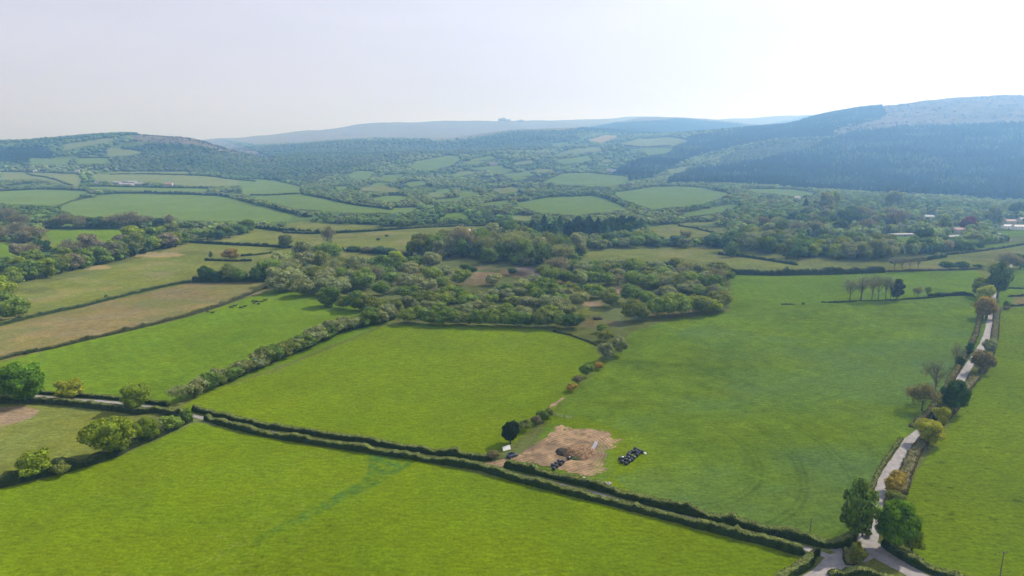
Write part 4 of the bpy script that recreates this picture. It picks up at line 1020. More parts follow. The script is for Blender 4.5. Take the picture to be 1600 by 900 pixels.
hedge([(1120, 398), (1170, 403), (1210, 409), (1245, 415)], 3, 2.4, 'hedge along the right end of the central olive pasture', group=G2)
hedge([(1395, 412), (1450, 407), (1480, 402)], 4, 3, 'hedge below the wood left of the village', group=G2)
hedge([(1462, 400), (1500, 397), (1540, 392), (1570, 388), (1600, 383), (1650, 376)], 2.4, 1.8, 'thin hedge line under the village field', group=G2, top=vg)
hedge([(1555, 449), (1575, 451), (1620, 452)], 2, 1.2, 'short dark hedge at the right edge above the bare patch', group=G2)
hedge([(1578, 479), (1600, 478), (1650, 476)], 1.5, 1.0, 'low dark hedge under the bare patch at the right edge', group=G2, side=(.03, .04, .02))
hedge([(1576, 464), (1600, 463), (1650, 461)], 1.5, 1.2, 'low dark hedge above the bare patch at the right edge', group=G2, side=(.03, .04, .02))
hedge([(862, 518), (890, 524), (920, 535), (932, 541)], 1.2, .9, 'thin dark hedge line at the top right of the square field', group=G2, top=(.10, .11, .04))
hedge([(345, 602), (420, 569), (470, 549), (530, 521), (618, 499)], 3.0, 2.6, 'thick bottom growth of the long diagonal hedgerow', group=G2, lump=.5)
G3 = 'far field hedges'
for i, (p, w, h, lb) in enumerate([
 ([(-40, 300), (0, 299), (60, 296), (100, 297), (140, 299)], 7, 5, 'far hedge above the pale green field at the left edge'),
 ([(140, 305), (180, 303), (230, 302), (290, 304), (340, 306), (380, 312), (410, 321), (450, 333), (480, 340)], 9, 6, 'curving hedge along the top of the large far left field'),
 ([(68, 358), (150, 358), (210, 358), (262, 358)], 5, 3.5, 'dark foot hedge above the bright strip field'),
 ([(85, 326), (110, 315), (140, 308)], 3, 1.2, 'thin slanting hedge at the left of the large far field'),
 ([(390, 305), (430, 305), (470, 303)], 4, 3, 'hedge between two small fields left of the valley woods'),
 ([(470, 303), (500, 309), (530, 316), (570, 323), (610, 328)], 6, 4, 'hedge sweeping down the right side of the rounded far field'),
 ([(800, 317), (850, 309), (890, 305), (930, 303), (970, 299), (1000, 295), (1025, 291), (1050, 291)], 6, 4, 'long hedge above the two central far fields'),
 ([(935, 306), (955, 314), (985, 327)], 8, 6, 'thick hedge dividing the two central far fields'),
 ([(850, 283), (880, 271), (920, 269), (980, 276)], 6, 4, 'hedge round the top of the field in mid valley'),
 ([(1058, 353), (1085, 357), (1120, 366)], 4, 2.5, 'hedge beside the small olive paddock right of the conifers'),
 ([(0, 269), (40, 269), (80, 270), (122, 272)], 5, 3, 'uppermost thin hedge under the left hill'),
 ([(40, 271), (70, 277), (100, 287), (112, 290)], 5, 3, 'thin hedge slanting through the pale fields at the far left'),
 ([(170, 273), (240, 272), (300, 274), (350, 278), (400, 284)], 5, 3, 'thin hedge below the left hill wood'),
 ([(130, 292), (180, 292), (260, 294), (330, 295)], 5, 4, 'hedge just below the grey farm buildings'),
 ([(120, 247), (170, 247), (178, 256)], 8, 5, 'hedge round the small field on the left hillside'),
 ([(1000, 217), (1040, 214), (1075, 218)], 10, 6, 'hedge above the highest pale field before the moor'),
 ([(970, 228), (1000, 231), (1050, 228)], 10, 6, 'hedge below the highest pale field before the moor'),
]): hedge(p, w, h, lb, group=G3, dens=5, lump=.5)

# ------------------------------------------------------------------ woods too far and too many to tell apart
def woods():
    rs = np.random.RandomState(5)
    # conifer / heath / wood density maps come from the same land-use map
    bands = [(560, 820, 8.5), (820, 1300, 10.5), (1300, 2000, 12.5), (2000, 2900, 15), (2900, 4000, 20), (4000, 5400, 26), (5400, 7000, 38)]
    pts = []
    for y0, y1, sp in bands:
        xs = np.arange(-.83*y1-60, .83*y1+60, sp); ys = np.arange(y0, y1, sp)
        gx, gy = np.meshgrid(xs, ys); gx = gx+(rs.rand(*gx.shape)-.5)*sp*.95; gy = gy+(rs.rand(*gy.shape)-.5)*sp*.95
        k = np.abs(gx) < .83*gy+60
        pts.append(np.stack([gx[k], gy[k], np.full(k.sum(), sp)], 1))
    A = np.concatenate(pts); x, y, sp = A.T
    z = ground_z(x, y); px, py, d = project(x, y, z)
    ids = look(fid, px, py)
    con = ids == CONF
    hgt = np.where(con, 15+6*rs.rand(len(x)), (8.5+5*rs.rand(len(x)))*np.clip(sp/16, .8, 1.5))
    _, pt, _ = project(x, y, z+hgt*.8); idt = look(fid, px, pt)
    _, pm, _ = project(x, y, z+hgt*.4); idm = look(fid, px, pm)
    openf = np.isin(ids, [LIME, DEEP, MEAD, STUB, OLIVE, FARG, PALE, YELL, DRYP, CROP])
    opent = np.isin(idt, [LIME, DEEP, MEAD, STUB, OLIVE, FARG, PALE, YELL]) | np.isin(idm, [FARG, PALE, MEAD, OLIVE, YELL, LIME])
    keep = ~openf & ~opent
    keep &= ~np.isin(ids, [MOOR, WET])
    nz = fbm(x/120, y/120, 71, 3)
    heath = np.isin(ids, [HEATH, HEATHL]); keep &= ~heath | (rs.rand(len(x)) < np.where(ids == HEATHL, .55, .16)*np.clip((nz-.35)*5, 0.15, 1.6))
    n3 = fbm(x/300+5, y/230, 73, 3)
    keep &= ~((ids == 0) & (nz*.5+n3*.5 < .46) & (rs.rand(len(x)) < .84))
    wn = look(wz, px, py) == 1
    keep = (keep & (y > 900)) | (wn & ~np.isin(ids, [DEEP, LIME, MEAD, OLIVE, STUB]) & ~opent & (y <= 900))
    # drop what the nearer ground wholly hides
    el = (z+hgt-H)/y
    order = np.argsort(y); bins = np.round((x/y)*220).astype(int)+400; hor = np.full(900, -9.0)
    vis = np.ones(len(x), bool)
    lag = []
    for i in order:
        b = bins[i]
        vis[i] = el[i] > hor[b]-.004
        g = (z[i]-H)/y[i]
        if g > hor[b]: hor[b] = g
    keep &= vis
    # room for the houses
    for hx, hy, rr in CLEAR: keep &= ~(((px-hx)/rr)**2+((py-hy)/(rr*.42))**2 < 1)
    hgt = np.where(con & (y > 2700), hgt*.62, hgt)
    hgt = np.where((px > 1130) & (y < 1700), hgt*1.3, hgt)
    x, y, z, sp, hgt, con, ids, nz = (a[keep] for a in (x, y, z, sp, hgt, con, ids, nz)); heath = heath[keep]
    print('background trees', len(x), 'conifers', con.sum())
    pal = np.array([(.056, .092, .024), (.072, .118, .028), (.092, .145, .036), (.094, .108, .046), (.036, .066, .022), (.066, .096, .028), (.112, .150, .045)])
    def lib(near):
        L = []
        for s in range(5):
            r = np.random.RandomState(900+s)
            if near:
                VV, FF, CC, o = [], [], [], 0
                for k in range(7):
                    a = r.rand()*6.28; q = .27*math.sqrt(r.rand()); rad = .17+.09*r.rand(); c = np.array((q*math.cos(a), q*math.sin(a), .32+.42*r.rand()))
                    v, f = ICO[1]; vv = v*rad*(.85+.3*r.rand(len(v)))[:, None]*np.array((1, 1, 1.0))+c
                    VV.append(vv); FF.append(f+o); o += len(v); CC.append(np.full(len(v), .75+.5*r.rand()))
                P = r.normal(0, 1, (60, 3)); P /= np.linalg.norm(P, axis=1)[:, None]; P = P*np.array((.42, .42, .38))+np.array((0, 0, .52))
                LV, LF = quads_at(P, P, .13, r); c4 = np.repeat(.7+.7*r.rand(60), 4)
                VV.append(LV); CC.append(c4); tri = np.concatenate(FF)
                LF = LF+o; tri = np.concatenate([tri, LF[:, [0, 1, 2]], LF[:, [0, 2, 3]]])
                V = np.concatenate(VV); V[:, 2] = np.maximum(V[:, 2], 0); L.append((V, tri, np.concatenate(CC)))
            else:
                v, f = ICO[1]; V = v*(.40+.16*r.rand(len(v)))[:, None]*np.array((1, 1, .95))+np.array((0, 0, .42)); V[:, 2] = np.maximum(V[:, 2], 0)
                L.append((V, f, .75+.5*r.rand(len(v))))
        return L
    def conl():
        L = []
        for s in range(4):
            r = np.random.RandomState(950+s); V = []; Fc = []
            for t, (z0, z1, rr) in enumerate([(.12, .62, .30), (.42, 1.0, .20)]):
                o = len(V); V.append((0, 0, z1))
                for k in range(7): a = 6.283*k/7+r.rand()*.5; q = rr*(.75+.5*r.rand()); V.append((q*math.cos(a), q*math.sin(a), z0+.08*r.rand()))
                Fc += [(o, o+1+k, o+1+(k+1) % 7) for k in range(7)]
            L.append((np.array(V), np.array(Fc), .8+.4*r.rand(len(V))))
        return L
    def emit(name, sel, L, col, wid, label):
        Vs, Fs, Cs, o = [], [], [], 0; idx = np.nonzero(sel)[0]; var = rs.randint(0, len(L), len(idx))
        for v, (V, Fc, c) in enumerate(L):
            ii = idx[var == v]
            if not len(ii): continue
            a = rs.rand(len(ii))*6.283; ca, sa = np.cos(a), np.sin(a)
            W = wid[ii]; X = (V[None, :, 0]*ca[:, None]-V[None, :, 1]*sa[:, None])*W[:, None]+x[ii][:, None]
            Y = (V[None, :, 0]*sa[:, None]+V[None, :, 1]*ca[:, None])*W[:, None]+y[ii][:, None]
            Z = V[None, :, 2]*hgt[ii][:, None]+z[ii][:, None]-.3
            Vs.append(np.stack([X, Y, Z], -1).reshape(-1, 3))
            Fs.append((Fc[None]+(np.arange(len(ii))*len(V))[:, None, None]).reshape(-1, 3)+o); o += len(ii)*len(V)
            Cs.append((col[ii][:, None, :]*c[None, :, None]).reshape(-1, 3))
        me = np_mesh(name, np.concatenate(Vs), np.concatenate(Fs), np.concatenate(Cs))
        ob = link(name, me, M['leaf']); tag(ob, label, None, None, 'stuff'); print(name, len(me.polygons))
    n = len(x)
    drift = fbm(x/260, y/200, 81, 3); pi = np.clip(((drift-.3)*2.2+rs.rand(n)*.75)*5, 0, 6.99).astype(int)
    perm = np.array([4, 0, 1, 5, 2, 3, 6]); col = pal[perm[pi]]*(.65+.7*rs.rand(n))[:, None]*1.5
    col[ids == DENSE] *= .58; col[ids == DENSE, 2] *= 1.25
    lw = ids == LIGHTW; col[lw] = np.array((.085, .11, .05))*(.8+.5*rs.rand(lw.sum()))[:, None]
    ridge = (ids == 0) & (y > 3800); 
    cc = np.array((.017, .032, .017))*(.7+.6*rs.rand(n))[:, None]; ct = fbm(x/140, y/110, 91, 3); cc = cc*(.6+.9*np.clip((ct-.3)*2.2, 0, 1))[:, None]; cc = np.where((rs.rand(n) < .02+.35*(ct > .63))[:, None], np.array((.07, .095, .045)), cc)
    wid = sp*(.85+.95*rs.rand(n)**1.5); wid = np.minimum(wid, 26); hgt[heath] *= .42; wid[heath] *= .45; col[heath] = np.array((.05, .06, .03))
    far = y > 2000
    emit('woodland', ~con & ~far, lib(True), col, wid, 'mixed spring woods and hedgerow trees filling the valley')
    emit('distant_woodland', ~con & far, lib(False), col, wid, 'hazy far woods on the ridges and upper valley')
    emit('conifer_forest', con, conl(), cc, np.minimum(sp*1.5, 26), 'dark conifer plantation covering the right hillside')
CLEAR = [(1450, 341, 14), (1498, 362, 16), (1487, 376, 20), (1557, 339, 9), (1577, 352, 13), (1593, 358, 18), (1557, 369, 14), (1327, 355, 12), (1389, 355, 10), (1407, 369, 14), (1245, 313, 10),
         (200, 290, 22), (151, 288, 7), (263, 291, 10), (122, 269, 6), (55, 270, 5), (955, 269, 11), (772, 259, 8), (725, 362, 14), (1242, 322, 7)]
woods()
# ------------------------------------------------------------------ things in the yard and fields
def heading(a, b): return math.atan2(b.y-a.y, b.x-a.x)
# --- dark blue car
def car(a, b, label):
    p = (a+b)/2; e = empty('parked_car', (p.x, p.y, gz(p.x, p.y)+.05), heading(a, b))
    # body lofted from cross sections: (x, half width, bottom, waist)
    sec = [(-2.15, .72, .42, .72), (-2.05, .84, .30, .92), (-1.5, .88, .24, .98), (-.4, .90, .22, .96), (.8, .90, .22, .93), (1.5, .88, .24, .84), (2.0, .80, .30, .70), (2.15, .66, .40, .58)]
    V, Fc = [], []
    for x, w, b0, t in sec:
        V += [(x, -w*.92, b0), (x, -w, (b0+t)/2), (x, -w*.93, t), (x, 0, t+.05), (x, w*.93, t), (x, w, (b0+t)/2), (x, w*.92, b0), (x, 0, b0-.02)]
    for i in range(len(sec)-1):
        for k in range(8): Fc.append((i*8+k, i*8+(k+1) % 8, (i+1)*8+(k+1) % 8, (i+1)*8+k))
    Fc = np.array(Fc); caps = np.array([[7, 6, 5, 4], [7, 4, 3, 2], [7, 2, 1, 0]]); o = 8*(len(sec)-1); Fc = np.concatenate([Fc, caps, caps[:, ::-1]+o])
    link('body', np_mesh('car_body', V, Fc, smooth=True), M['paint'], e)
    sc2 = [(-1.85, .74, .95), (-1.35, .66, 1.40), (-.2, .66, 1.47), (.35, .64, 1.42), (1.15, .76, .94)]
    V = []; Fc = []
    for x, w, z in sc2: V += [(x, -w, z), (x, w, z)]
    base = [(-1.85, -.8, .93), (-1.85, .8, .93), (1.15, -.8, .9), (1.15, .8, .9)]
    mb = MB()
    # glasshouse sides and screens, then the roof panel above
    side = [(-1.85, .93), (-1.33, 1.38), (-.2, 1.44), (.35, 1.39), (1.15, .92)]
    vs = []
    for s in (-1, 1): vs.append([mb.bm.verts.new((x, s*(.82 if z < 1 else .64), z)) for x, z in side])
    mb.bm.faces.new(vs[0]); mb.bm.faces.new(vs[1][::-1])
    for i in range(4): mb.bm.faces.new((vs[0][i], vs[0][i+1], vs[1][i+1], vs[1][i]))
    mb.build('window', M['glass'], e)
    r = MB(); r.box((-.47, 0, 1.455), (1.75, 1.26, .06)); r.bevel(.025); r.build('roof', M['paint'], e)
    for x in (-1.3, 1.32):
        for s in (-1, 1):
            w = MB(); w.cyl((x, s*.72, .31), (x, s*.93, .31), .31, n=18); wo = w.build('wheel', M['tyre'], e)
            h = MB(); h.cyl((x, s*.925, .31), (x, s*.945, .31), .19, n=12); h.build('rim', M['metal'], wo)
    for s in (-1, 1):
        MB().box((2.06, s*.58, .66), (.12, .3, .12)).bevel(.03).build('headlight', M['lamp'], e)
        MB().box((-2.08, s*.62, .80), (.1, .26, .14)).bevel(.03).build('tail_light', M['red'], e)
        MB().box((.75, s*.97, .98), (.12, .16, .1)).bevel(.03).build('mirror', M['paint'], e)
    tag(e, label, 'car'); return e
car(at(791.5, 717.5), at(808.5, 710.5), 'dark blue car parked at the narrow entrance of the dirt yard')

# --- white board leaning on two stakes
a, b = at(787, 706), at(797.5, 703); L = (b-a).length; p = (a+b)/2
e = empty('board', (p.x, p.y, p.z), heading(a, b))
MB().box((0, .35, .95), (3.2, .05, 1.5), rx=R(-28)).bevel(.01).build('panel', M['white'], e)
for x in (-1.2, 1.2): MB().cyl((x, .75, -.2), (x, .5, 1.5), .05).build('stake', M['wood'], e)
tag(e, 'white board leaning beside the dark blue car', 'board')

# --- field gates
def gate(a, b, h, label, rails=5):
    L = (b-a).length; e = empty('field_gate', a, heading(a, b)); a.z = gz(a.x, a.y)
    for x in (-.08, L+.08): MB().box((x, 0, h*.5+.05), (.16, .16, h*1.25)).bevel(.02).build('post', M['wood'], e)
    for i in range(rails): MB().cyl((.05, 0, .25+i*(h-.25)/(rails-1)), (L-.05, 0, .25+i*(h-.25)/(rails-1)), .035, n=6).build('rail', M['metal'], e)
    for x in (.06, L*.33, L*.66, L-.06): MB().cyl((x, .03, .2), (x, .03, h), .035, n=6).build('upright', M['metal'], e)
    MB().cyl((.08, -.05, .25), (L*.33, -.05, h-.03), .025, n=6).build('brace', M['metal'], e)
    tag(e, label, 'gate'); return e
gate(at(868, 650), at(882, 653), 1.25, 'left half of the pale metal gate above the dirt yard')
gate(at(882.6, 653.1), at(895, 655), 1.25, 'right half of the pale metal gate above the dirt yard')
gate(at(770.5, 713.5), at(783, 716.5), 1.25, 'metal gate standing open left of the dark blue car')

# --- wrapped silage bales
def bale_mesh(seed):
    r = np.random.RandomState(seed); n = 20; prof = [(-.62, .0), (-.62, .38), (-.60, .52), (-.52, .60), (-.2, .625), (.2, .625), (.52, .60), (.60, .52), (.62, .38), (.62, 0)]
    V = []; Fc = []
    for x, rr in prof:
        for k in range(n): a = 6.283*k/n; q = rr*(1+.035*(r.rand()-.5)); V.append((x+.02*(r.rand()-.5), q*math.cos(a), max(-.56, q*math.sin(a))+.56))
    for i in range(len(prof)-1):
        for k in range(n): Fc.append((i*n+k, i*n+(k+1) % n, (i+1)*n+(k+1) % n, (i+1)*n+k))
    return np_mesh('bale', V, np.array(Fc), smooth=True)
BM = [bale_mesh(k) for k in range(4)]
def bale(x, y, rz, label, group, z=0):
    o = link('silage_bale', random.choice(BM), M['wrap']); o.location = (x, y, gz(x, y)+z-.03); o.rotation_euler = (0, 0, rz+random.uniform(-.6, .6)); return tag(o, label, 'bale', group)
a, b = at(972, 724), at(998, 705.5); n = 7; dirv = (b-a).normalized(); side = Vector((-dirv.y, dirv.x, 0)); hd = heading(a, b); st = (b-a).length/(n-1)
for rrow, rn in enumerate(('front', 'middle', 'back')):
    for i in range(n):
        if (rrow, i) in ((2, 0), (1, 4)): continue
        q = a+dirv*st*(i+random.uniform(-.3, .3))+side*(rrow*1.35-1.35+random.uniform(-.35, .35))
        bale(q.x, q.y, hd+math.pi/2, f'black bale in the {rn} row of the grass stack, {ORD[i+1]} place from the near end', 'black bales stacked on the grass')
a, b = at(863, 733.5), at(876, 723.5); n = 4; dirv = (b-a).normalized(); side = Vector((-dirv.y, dirv.x, 0)); st = (b-a).length/(n-1); hd2 = heading(a, b)
for rrow, rn in enumerate(('front', 'back')):
    for i in range(n):
        if (rrow, i) == (1, 0): continue
        q = a+dirv*st*(i+random.uniform(-.25, .25))+side*(rrow*1.35-.6+random.uniform(-.3, .3))
        bale(q.x, q.y, hd2+math.pi/2, f'black bale in the {rn} row on the bare earth, {ORD[i+1]} place from the hedge', 'black bales on the bare earth')
for i, (px, py, lb) in enumerate([(889, 718, 'near bale of the two black ones against the soil heap'), (890.5, 711.5, 'far bale of the two black ones against the soil heap')]):
    q = at(px, py); bale(q.x, q.y, .6, lb, 'black bales at the soil heap')
# --- soil heap, brushwood, sheeting, rubble, sacks
def mound(name, px, py, wpx, hpx, hm, mat, label, cat, rz=0, clods=0, cm=None, seed=1, rough=.5):
    p = at(px, py); k = ppm(p); W = wpx/k; Dp = hpx; nx = 44
    u = np.linspace(-1, 1, nx); gx, gy = np.meshgrid(u, u, indexing='ij'); rr = np.hypot(gx, gy)
    env = np.clip(1-rr**2.2, 0, 1)
    z = hm*(env**.7)*(1-.5*rough+rough*(fbm(gx*3+seed*9, gy*3, seed, 4))*1.3)-.06*(rr > .97)
    ed = 1+.25*(vnoise(np.arctan2(gy, gx)*2+seed, rr*0, seed)-.5)
    X = gx*W/2*ed; Y = gy*Dp/2*ed
    V = np.stack([X, Y, z], -1).reshape(-1, 3); i = np.arange(nx*nx).reshape(nx, nx)
    q = (rr[:-1, :-1] < 1.03) & (rr[1:, 1:] < 1.03)
    Fc = np.stack([i[:-1, :-1][q], i[1:, :-1][q], i[1:, 1:][q], i[:-1, 1:][q]], -1)
    e = empty(name, (p.x, p.y, gz(p.x, p.y)), rz)
    link('mound', np_mesh('mound', V, Fc, smooth=True), mat, e)
    if clods:
        r = np.random.RandomState(seed); mb = MB()
        for c in range(clods):
            ii, jj = r.randint(6, nx-6, 2)
            if rr[ii, jj] > .93: continue
            s = r.uniform(.3, .8)
            mb.rock((X[ii, jj], Y[ii, jj], z[ii, jj]+.05), (s*1.3, s*.8, s*.6), seed=c, sub=1, rough=.4, rz=r.rand()*3)
        mb.build('clods', cm or mat, e)['kind'] = 'stuff'
    tag(e, label, cat); return e
mound('soil_heap', 907, 708, 52, 11, 2.4, M['heap'], 'lumpy brown heap of soil and stumps in the dirt yard', 'heap', .25, 150, plain('clod_earth', (.28, .19, .105), .95, .1, 0, .5, 1.2), 3)
mound('brush_heap', 879, 707, 20, 6, 1.3, M['brush'], 'dark pile of brushwood at the left end of the soil heap', 'heap', .1, 0, None, 5)
o = link('cut_branches', twig_crown('cut_branches', 77, depth=3, thick=.02), M['bark']); q = at(878, 708); o.location = (q.x, q.y, q.z+.2); o.rotation_euler = (.9, .4, 0); o.scale = (4.5, 4.5, 3); o.color = (.25, .2, .15, 1); tag(o, 'tangle of cut branches on the dark brushwood pile', 'branches')
mound('green_bank', 905, 717, 24, 3, .8, plain('weedy_bank', (.06, .11, .02), .95, .1, 0, .4, 1.5), 'weedy green bank along the front of the soil heap', 'bank', .15, 0, None, 9)
drape_strip('sheeting', [(917, 709), (923, 704), (929, 697), (932, 690)], [1.6, 1.5, 1.4, 1.0], plain('grey_sheet', (.22, .22, .25), .6, .3), .12, wob=.4)
so = bpy.data.objects['sheeting']; del so['kind']; tag(so, 'strip of grey sheeting curving round the right of the soil heap', 'sheeting')
def rocks(name, part, px, py, n, spread, size, mat, label, cat, seed=0, lift=.0):
    p = at(px, py); r = np.random.RandomState(seed); mb = MB()
    for k in range(n):
        s = size*(.6+.7*r.rand()); mb.rock((r.normal(0, spread[0]), r.normal(0, spread[1]), s*.25+lift), (s*1.2, s, s*.7), seed=seed+k, sub=2, rough=.3, rz=r.rand()*3)
    o = mb.build(name, mat); o.location = (p.x, p.y, gz(p.x, p.y)); tag(o, label, cat)
rocks('sack', '', 915, 747.5, 3, (.5, .2), .8, M['white'], 'white sacks dumped on the near edge of the dirt yard', 'sack', 1)
rocks('rubble_heap', '', 947, 756, 14, (1.0, .5), .8, M['stone'], 'grey rubble heap on the grass beside the long hedge', 'rubble', 2)
rocks('rubble_heap', '', 936, 753, 6, (.8, .4), .5, M['stone'], 'small scatter of grey stones left of the rubble heap', 'rubble', 3)
rocks('sack', '', 1007.5, 709.5, 1, (.1, .1), .8, M['white'], 'single white sack at the far end of the bale stack', 'sack', 4)
rocks('sack', '', 973, 720, 1, (.05, .05), .9, M['white'], 'white sack lying on the near end of the bale stack', 'sack', 5, 1.25)
rocks('stone_heap', '', 722, 361, 26, (5, 5), 3.6, M['cream'], 'pale heap of stone at the end of the sheep pasture', 'heap', 6)
rocks('stone_heap', '', 732, 364, 16, (4, 3), 3.0, M['tile'], 'smaller reddish rubble heap right of the pale stone heap', 'heap', 7)
rocks('rock_outcrop', '', 789, 189.5, 8, (26, 8), 46, M['granite'], 'larger left tor of rock on the moor skyline', 'rocks', 8)
rocks('rock_outcrop', '', 813, 190.5, 6, (22, 8), 34, M['granite'], 'smaller right tor of rock on the moor skyline', 'rocks', 9)
rocks('marsh_mound', '', 933, 499, 5, (2.0, .6), 2.6, M['brush'], 'dark rounded heap in the grass at the marsh edge', 'heap', 10)
rocks('water_trough', '', 209.5, 457.5, 2, (.6, .1), 1.2, M['white'], 'small pale trough on the hedge above the stubble strip', 'trough', 11)
# fallen trunk
p = at(1232, 476); e = empty('fallen_trunk', p, .05)
L = [tube_np([(-5, 0, .4), (-2, .2, .5), (2, -.1, .45), (5, .1, .3)], [.45, .42, .35, .15], 9), tube_np([(1, 0, .5), (2.2, .8, 1.3), (2.8, 1.0, 1.6)], [.2, .12, .05], 6), tube_np([(-2, 0, .5), (-1.0, -.9, 1.2)], [.18, .05], 6)]
V, Fc = joinnp(L); tube = link('trunk', np_mesh('fallen_trunk', V, Fc, np.full((len(V), 3), 1.0), smooth=True), M['brush'], e); tag(e, 'dark fallen trunk lying alone in the big green field', 'trunk')
plant(1255, 476, 6, 4, 'bush', 'dark', 'tiny dark clump right of the fallen trunk', seed=9)

# --- poles
def pole(px, py, h, label, arm=True):
    p = at(px, py); e = empty('utility_pole', p, .15)
    MB().cyl((0, 0, -.3), (0, 0, h), .16, .11, 10).build('post', M['wood'], e)
    if arm:
        MB().box((0, .12, h-.35), (2.4, .12, .14)).bevel(.01).build('crossarm', M['wood'], e)
        for x in (-1.05, 0, 1.05): MB().cyl((x, .12, h-.28), (x, .12, h-.02), .07, .05, 8).build('insulator', M['porcelain'], e)
    tag(e, label, 'pole'); return e
pole(1562, 904, 7.4, 'wooden pole with a crossarm in the bottom right field')
pole(1265, 838, 5.5, 'thin post in the green field just left of the crossroads', False)
pole(512, 684, 3.6, 'thin post in the hedge between lane and bright square field', False)

# --- cattle and sheep
def skin(name, verts, edges, root=0, sub=1):
    me = bpy.data.meshes.new(name); me.from_pydata([v[:3] for v in verts], edges, []); o = bpy.data.objects.new(name, me); C.objects.link(o)
    m = o.modifiers.new('s', 'SKIN'); 
    for i, v in enumerate(verts):
        sv = me.skin_vertices[0].data[i]; r = v[3]; sv.radius = (r, v[4] if len(v) > 4 else r); sv.use_root = (i == root)
    s = o.modifiers.new('d', 'SUBSURF'); s.levels = sub; s.render_levels = sub
    dg = bpy.context.evaluated_depsgraph_get(); r = bpy.data.meshes.new_from_object(o.evaluated_get(dg)); r.name = name
    bpy.data.objects.remove(o); 
    for p in r.polygons: p.use_smooth = True
    return r
def cow_mesh(graze):
    v = [(-.15, 0, 1.0, .36, .42), (.45, 0, 1.02, .34, .42), (-.75, 0, 1.05, .32, .36), (-1.0, 0, 1.1, .2, .24),   # trunk
         (.85, 0, 1.15, .22, .28)]
    if graze: v += [(1.15, 0, .85, .15, .2), (1.35, 0, .50, .13, .14), (1.42, 0, .22, .10, .09), (1.46, 0, .10, .07, .07)]
    else: v += [(1.15, 0, 1.35, .15, .2), (1.38, 0, 1.5, .13, .15), (1.62, 0, 1.38, .10, .11), (1.74, 0, 1.30, .08, .08)]
    ed = [(0, 1), (0, 2), (2, 3), (1, 4), (4, 5), (5, 6), (6, 7), (7, 8)]
    for s in (-1, 1):
        o = len(v); v += [(.62, s*.2, .72, .13), (.66, s*.21, .42, .075), (.63, s*.21, .20, .055), (.65, s*.21, .03, .065)]; ed += [(1, o), (o, o+1), (o+1, o+2), (o+2, o+3)]
        o = len(v); v += [(-.72, s*.22, .75, .17), (-.70, s*.22, .52, .09), (-.84, s*.22, .40, .07), (-.78, s*.22, .03, .06)]; ed += [(2, o), (o, o+1), (o+1, o+2), (o+2, o+3)]
        hd = 6; o = len(v); x, y, z = v[hd][:3]; v += [(x-.04, s*.22, z+.05, .05, .03)]; ed += [(hd, o)]
    o = len(v); v += [(-1.14, 0, 1.0, .05), (-1.18, 0, .6, .035), (-1.18, 0, .42, .05)]; ed += [(3, o), (o, o+1), (o+1, o+2)]
    return skin('cow_body', v, ed)
COW = [cow_mesh(True), cow_mesh(False)]
cows = [(325, 489, .9, 2.9), (332, 490.5, 1.1, .2), (361, 482, 1.1, .1), (367, 480, 1.2, .3), (376.5, 482.5, 1.1, 3.0), (382.5, 481, 1.25, .4), (396.5, 472.5, 1.1, 3.3), (397, 475.5, .9, .2), (402, 473.2, 1.2, 2.8), (404, 477, 1.1, 5.9), (408, 473, 1.0, .2), (414, 471.3, 1.25, .35)]
for i, (px, py, s, rz) in enumerate(cows):
    p = at(px, py); o = link('cow', COW[i % 2], M['hide']); o.location = p; o.rotation_euler = (0, 0, rz); o.scale = (s, s, s)
    tag(o, f'black cow grazing in the meadow below the stubble strip, {ORD[i+1]} from the left', 'cow', 'black cows in the meadow')
for i, (px, py) in enumerate([(1042, 358.5), (1047, 360), (1064, 361)]):
    p = at(px, py); o = link('sheep', COW[0], M['cream']); o.location = p; o.rotation_euler = (0, 0, i*1.3); o.scale = (.85, 1.1, .8)
    tag(o, f'pale sheep in the small olive paddock, {ORD[i+1]} from the left', 'sheep', 'sheep in the olive paddock')

# --- houses and barns
def house(px, py, w, d, h, rz, wall, roof, label, cat='house', chim=1, wins=3, pitch=.5, name='house'):
    p = at(px, py); e = empty(name, (p.x, p.y, p.z-.3), rz)
    rh = d*.5*pitch; ov = .35
    m = MB(); bm = m.bm
    v = [bm.verts.new(c) for c in ((-w/2, -d/2, 0), (w/2, -d/2, 0), (w/2, d/2, 0), (-w/2, d/2, 0), (-w/2, -d/2, h), (w/2, -d/2, h), (w/2, d/2, h), (-w/2, d/2, h), (-w/2, 0, h+rh), (w/2, 0, h+rh))]
    for f in ((0, 1, 5, 4), (2, 3, 7, 6), (1, 2, 6, 9, 5), (3, 0, 4, 8, 7)): bm.faces.new([v[i] for i in f])
    m.build('wall', wall, e)
    m = MB(); L = math.hypot(d/2+ov, rh+ov*pitch); an = math.atan2(rh, d/2)
    for s in (-1, 1): m.box((0, s*(d/4+ov/2), h+rh/2-ov*pitch/2+.13), (w+2*ov, L, .18), rx=-s*an)
    ro = m.build('roof', roof, e)
    for k in range(chim):
        x = (-w/2+.8) if k == 0 else (w/2-.8)
        MB().box((x, 0, h+rh+.5), (.9, .7, 1.6)).bevel(.04).build('chimney', M['pinkwall'], ro)
    for k in range(wins):
        x = -w/2+w*(k+.5)/wins
        for z in ([h*.28, h*.74] if h > 4 and wins > 1 else [h*.55]):
            if k == wins//2 and z < h*.5: continue
            f = MB().box((x, -d/2-.01, z), (1.3, .1, 1.2)).build('window', M['white'], e)
            MB().box((x, -d/2-.05, z), (1.1, .08, 1.0)).build('pane', M['glass'], f)
    dm = MB().box((-w/2+w*(wins//2+.5)/max(wins, 1), -d/2-.02, 1.05), (1.0 if cat == 'house' else 3.2, .1, 2.1 if cat == 'house' else h*.7)).bevel(.02).build('door', M['slate'] if cat != 'house' else M['wood'], e)
    tag(e, label, cat)
    return e
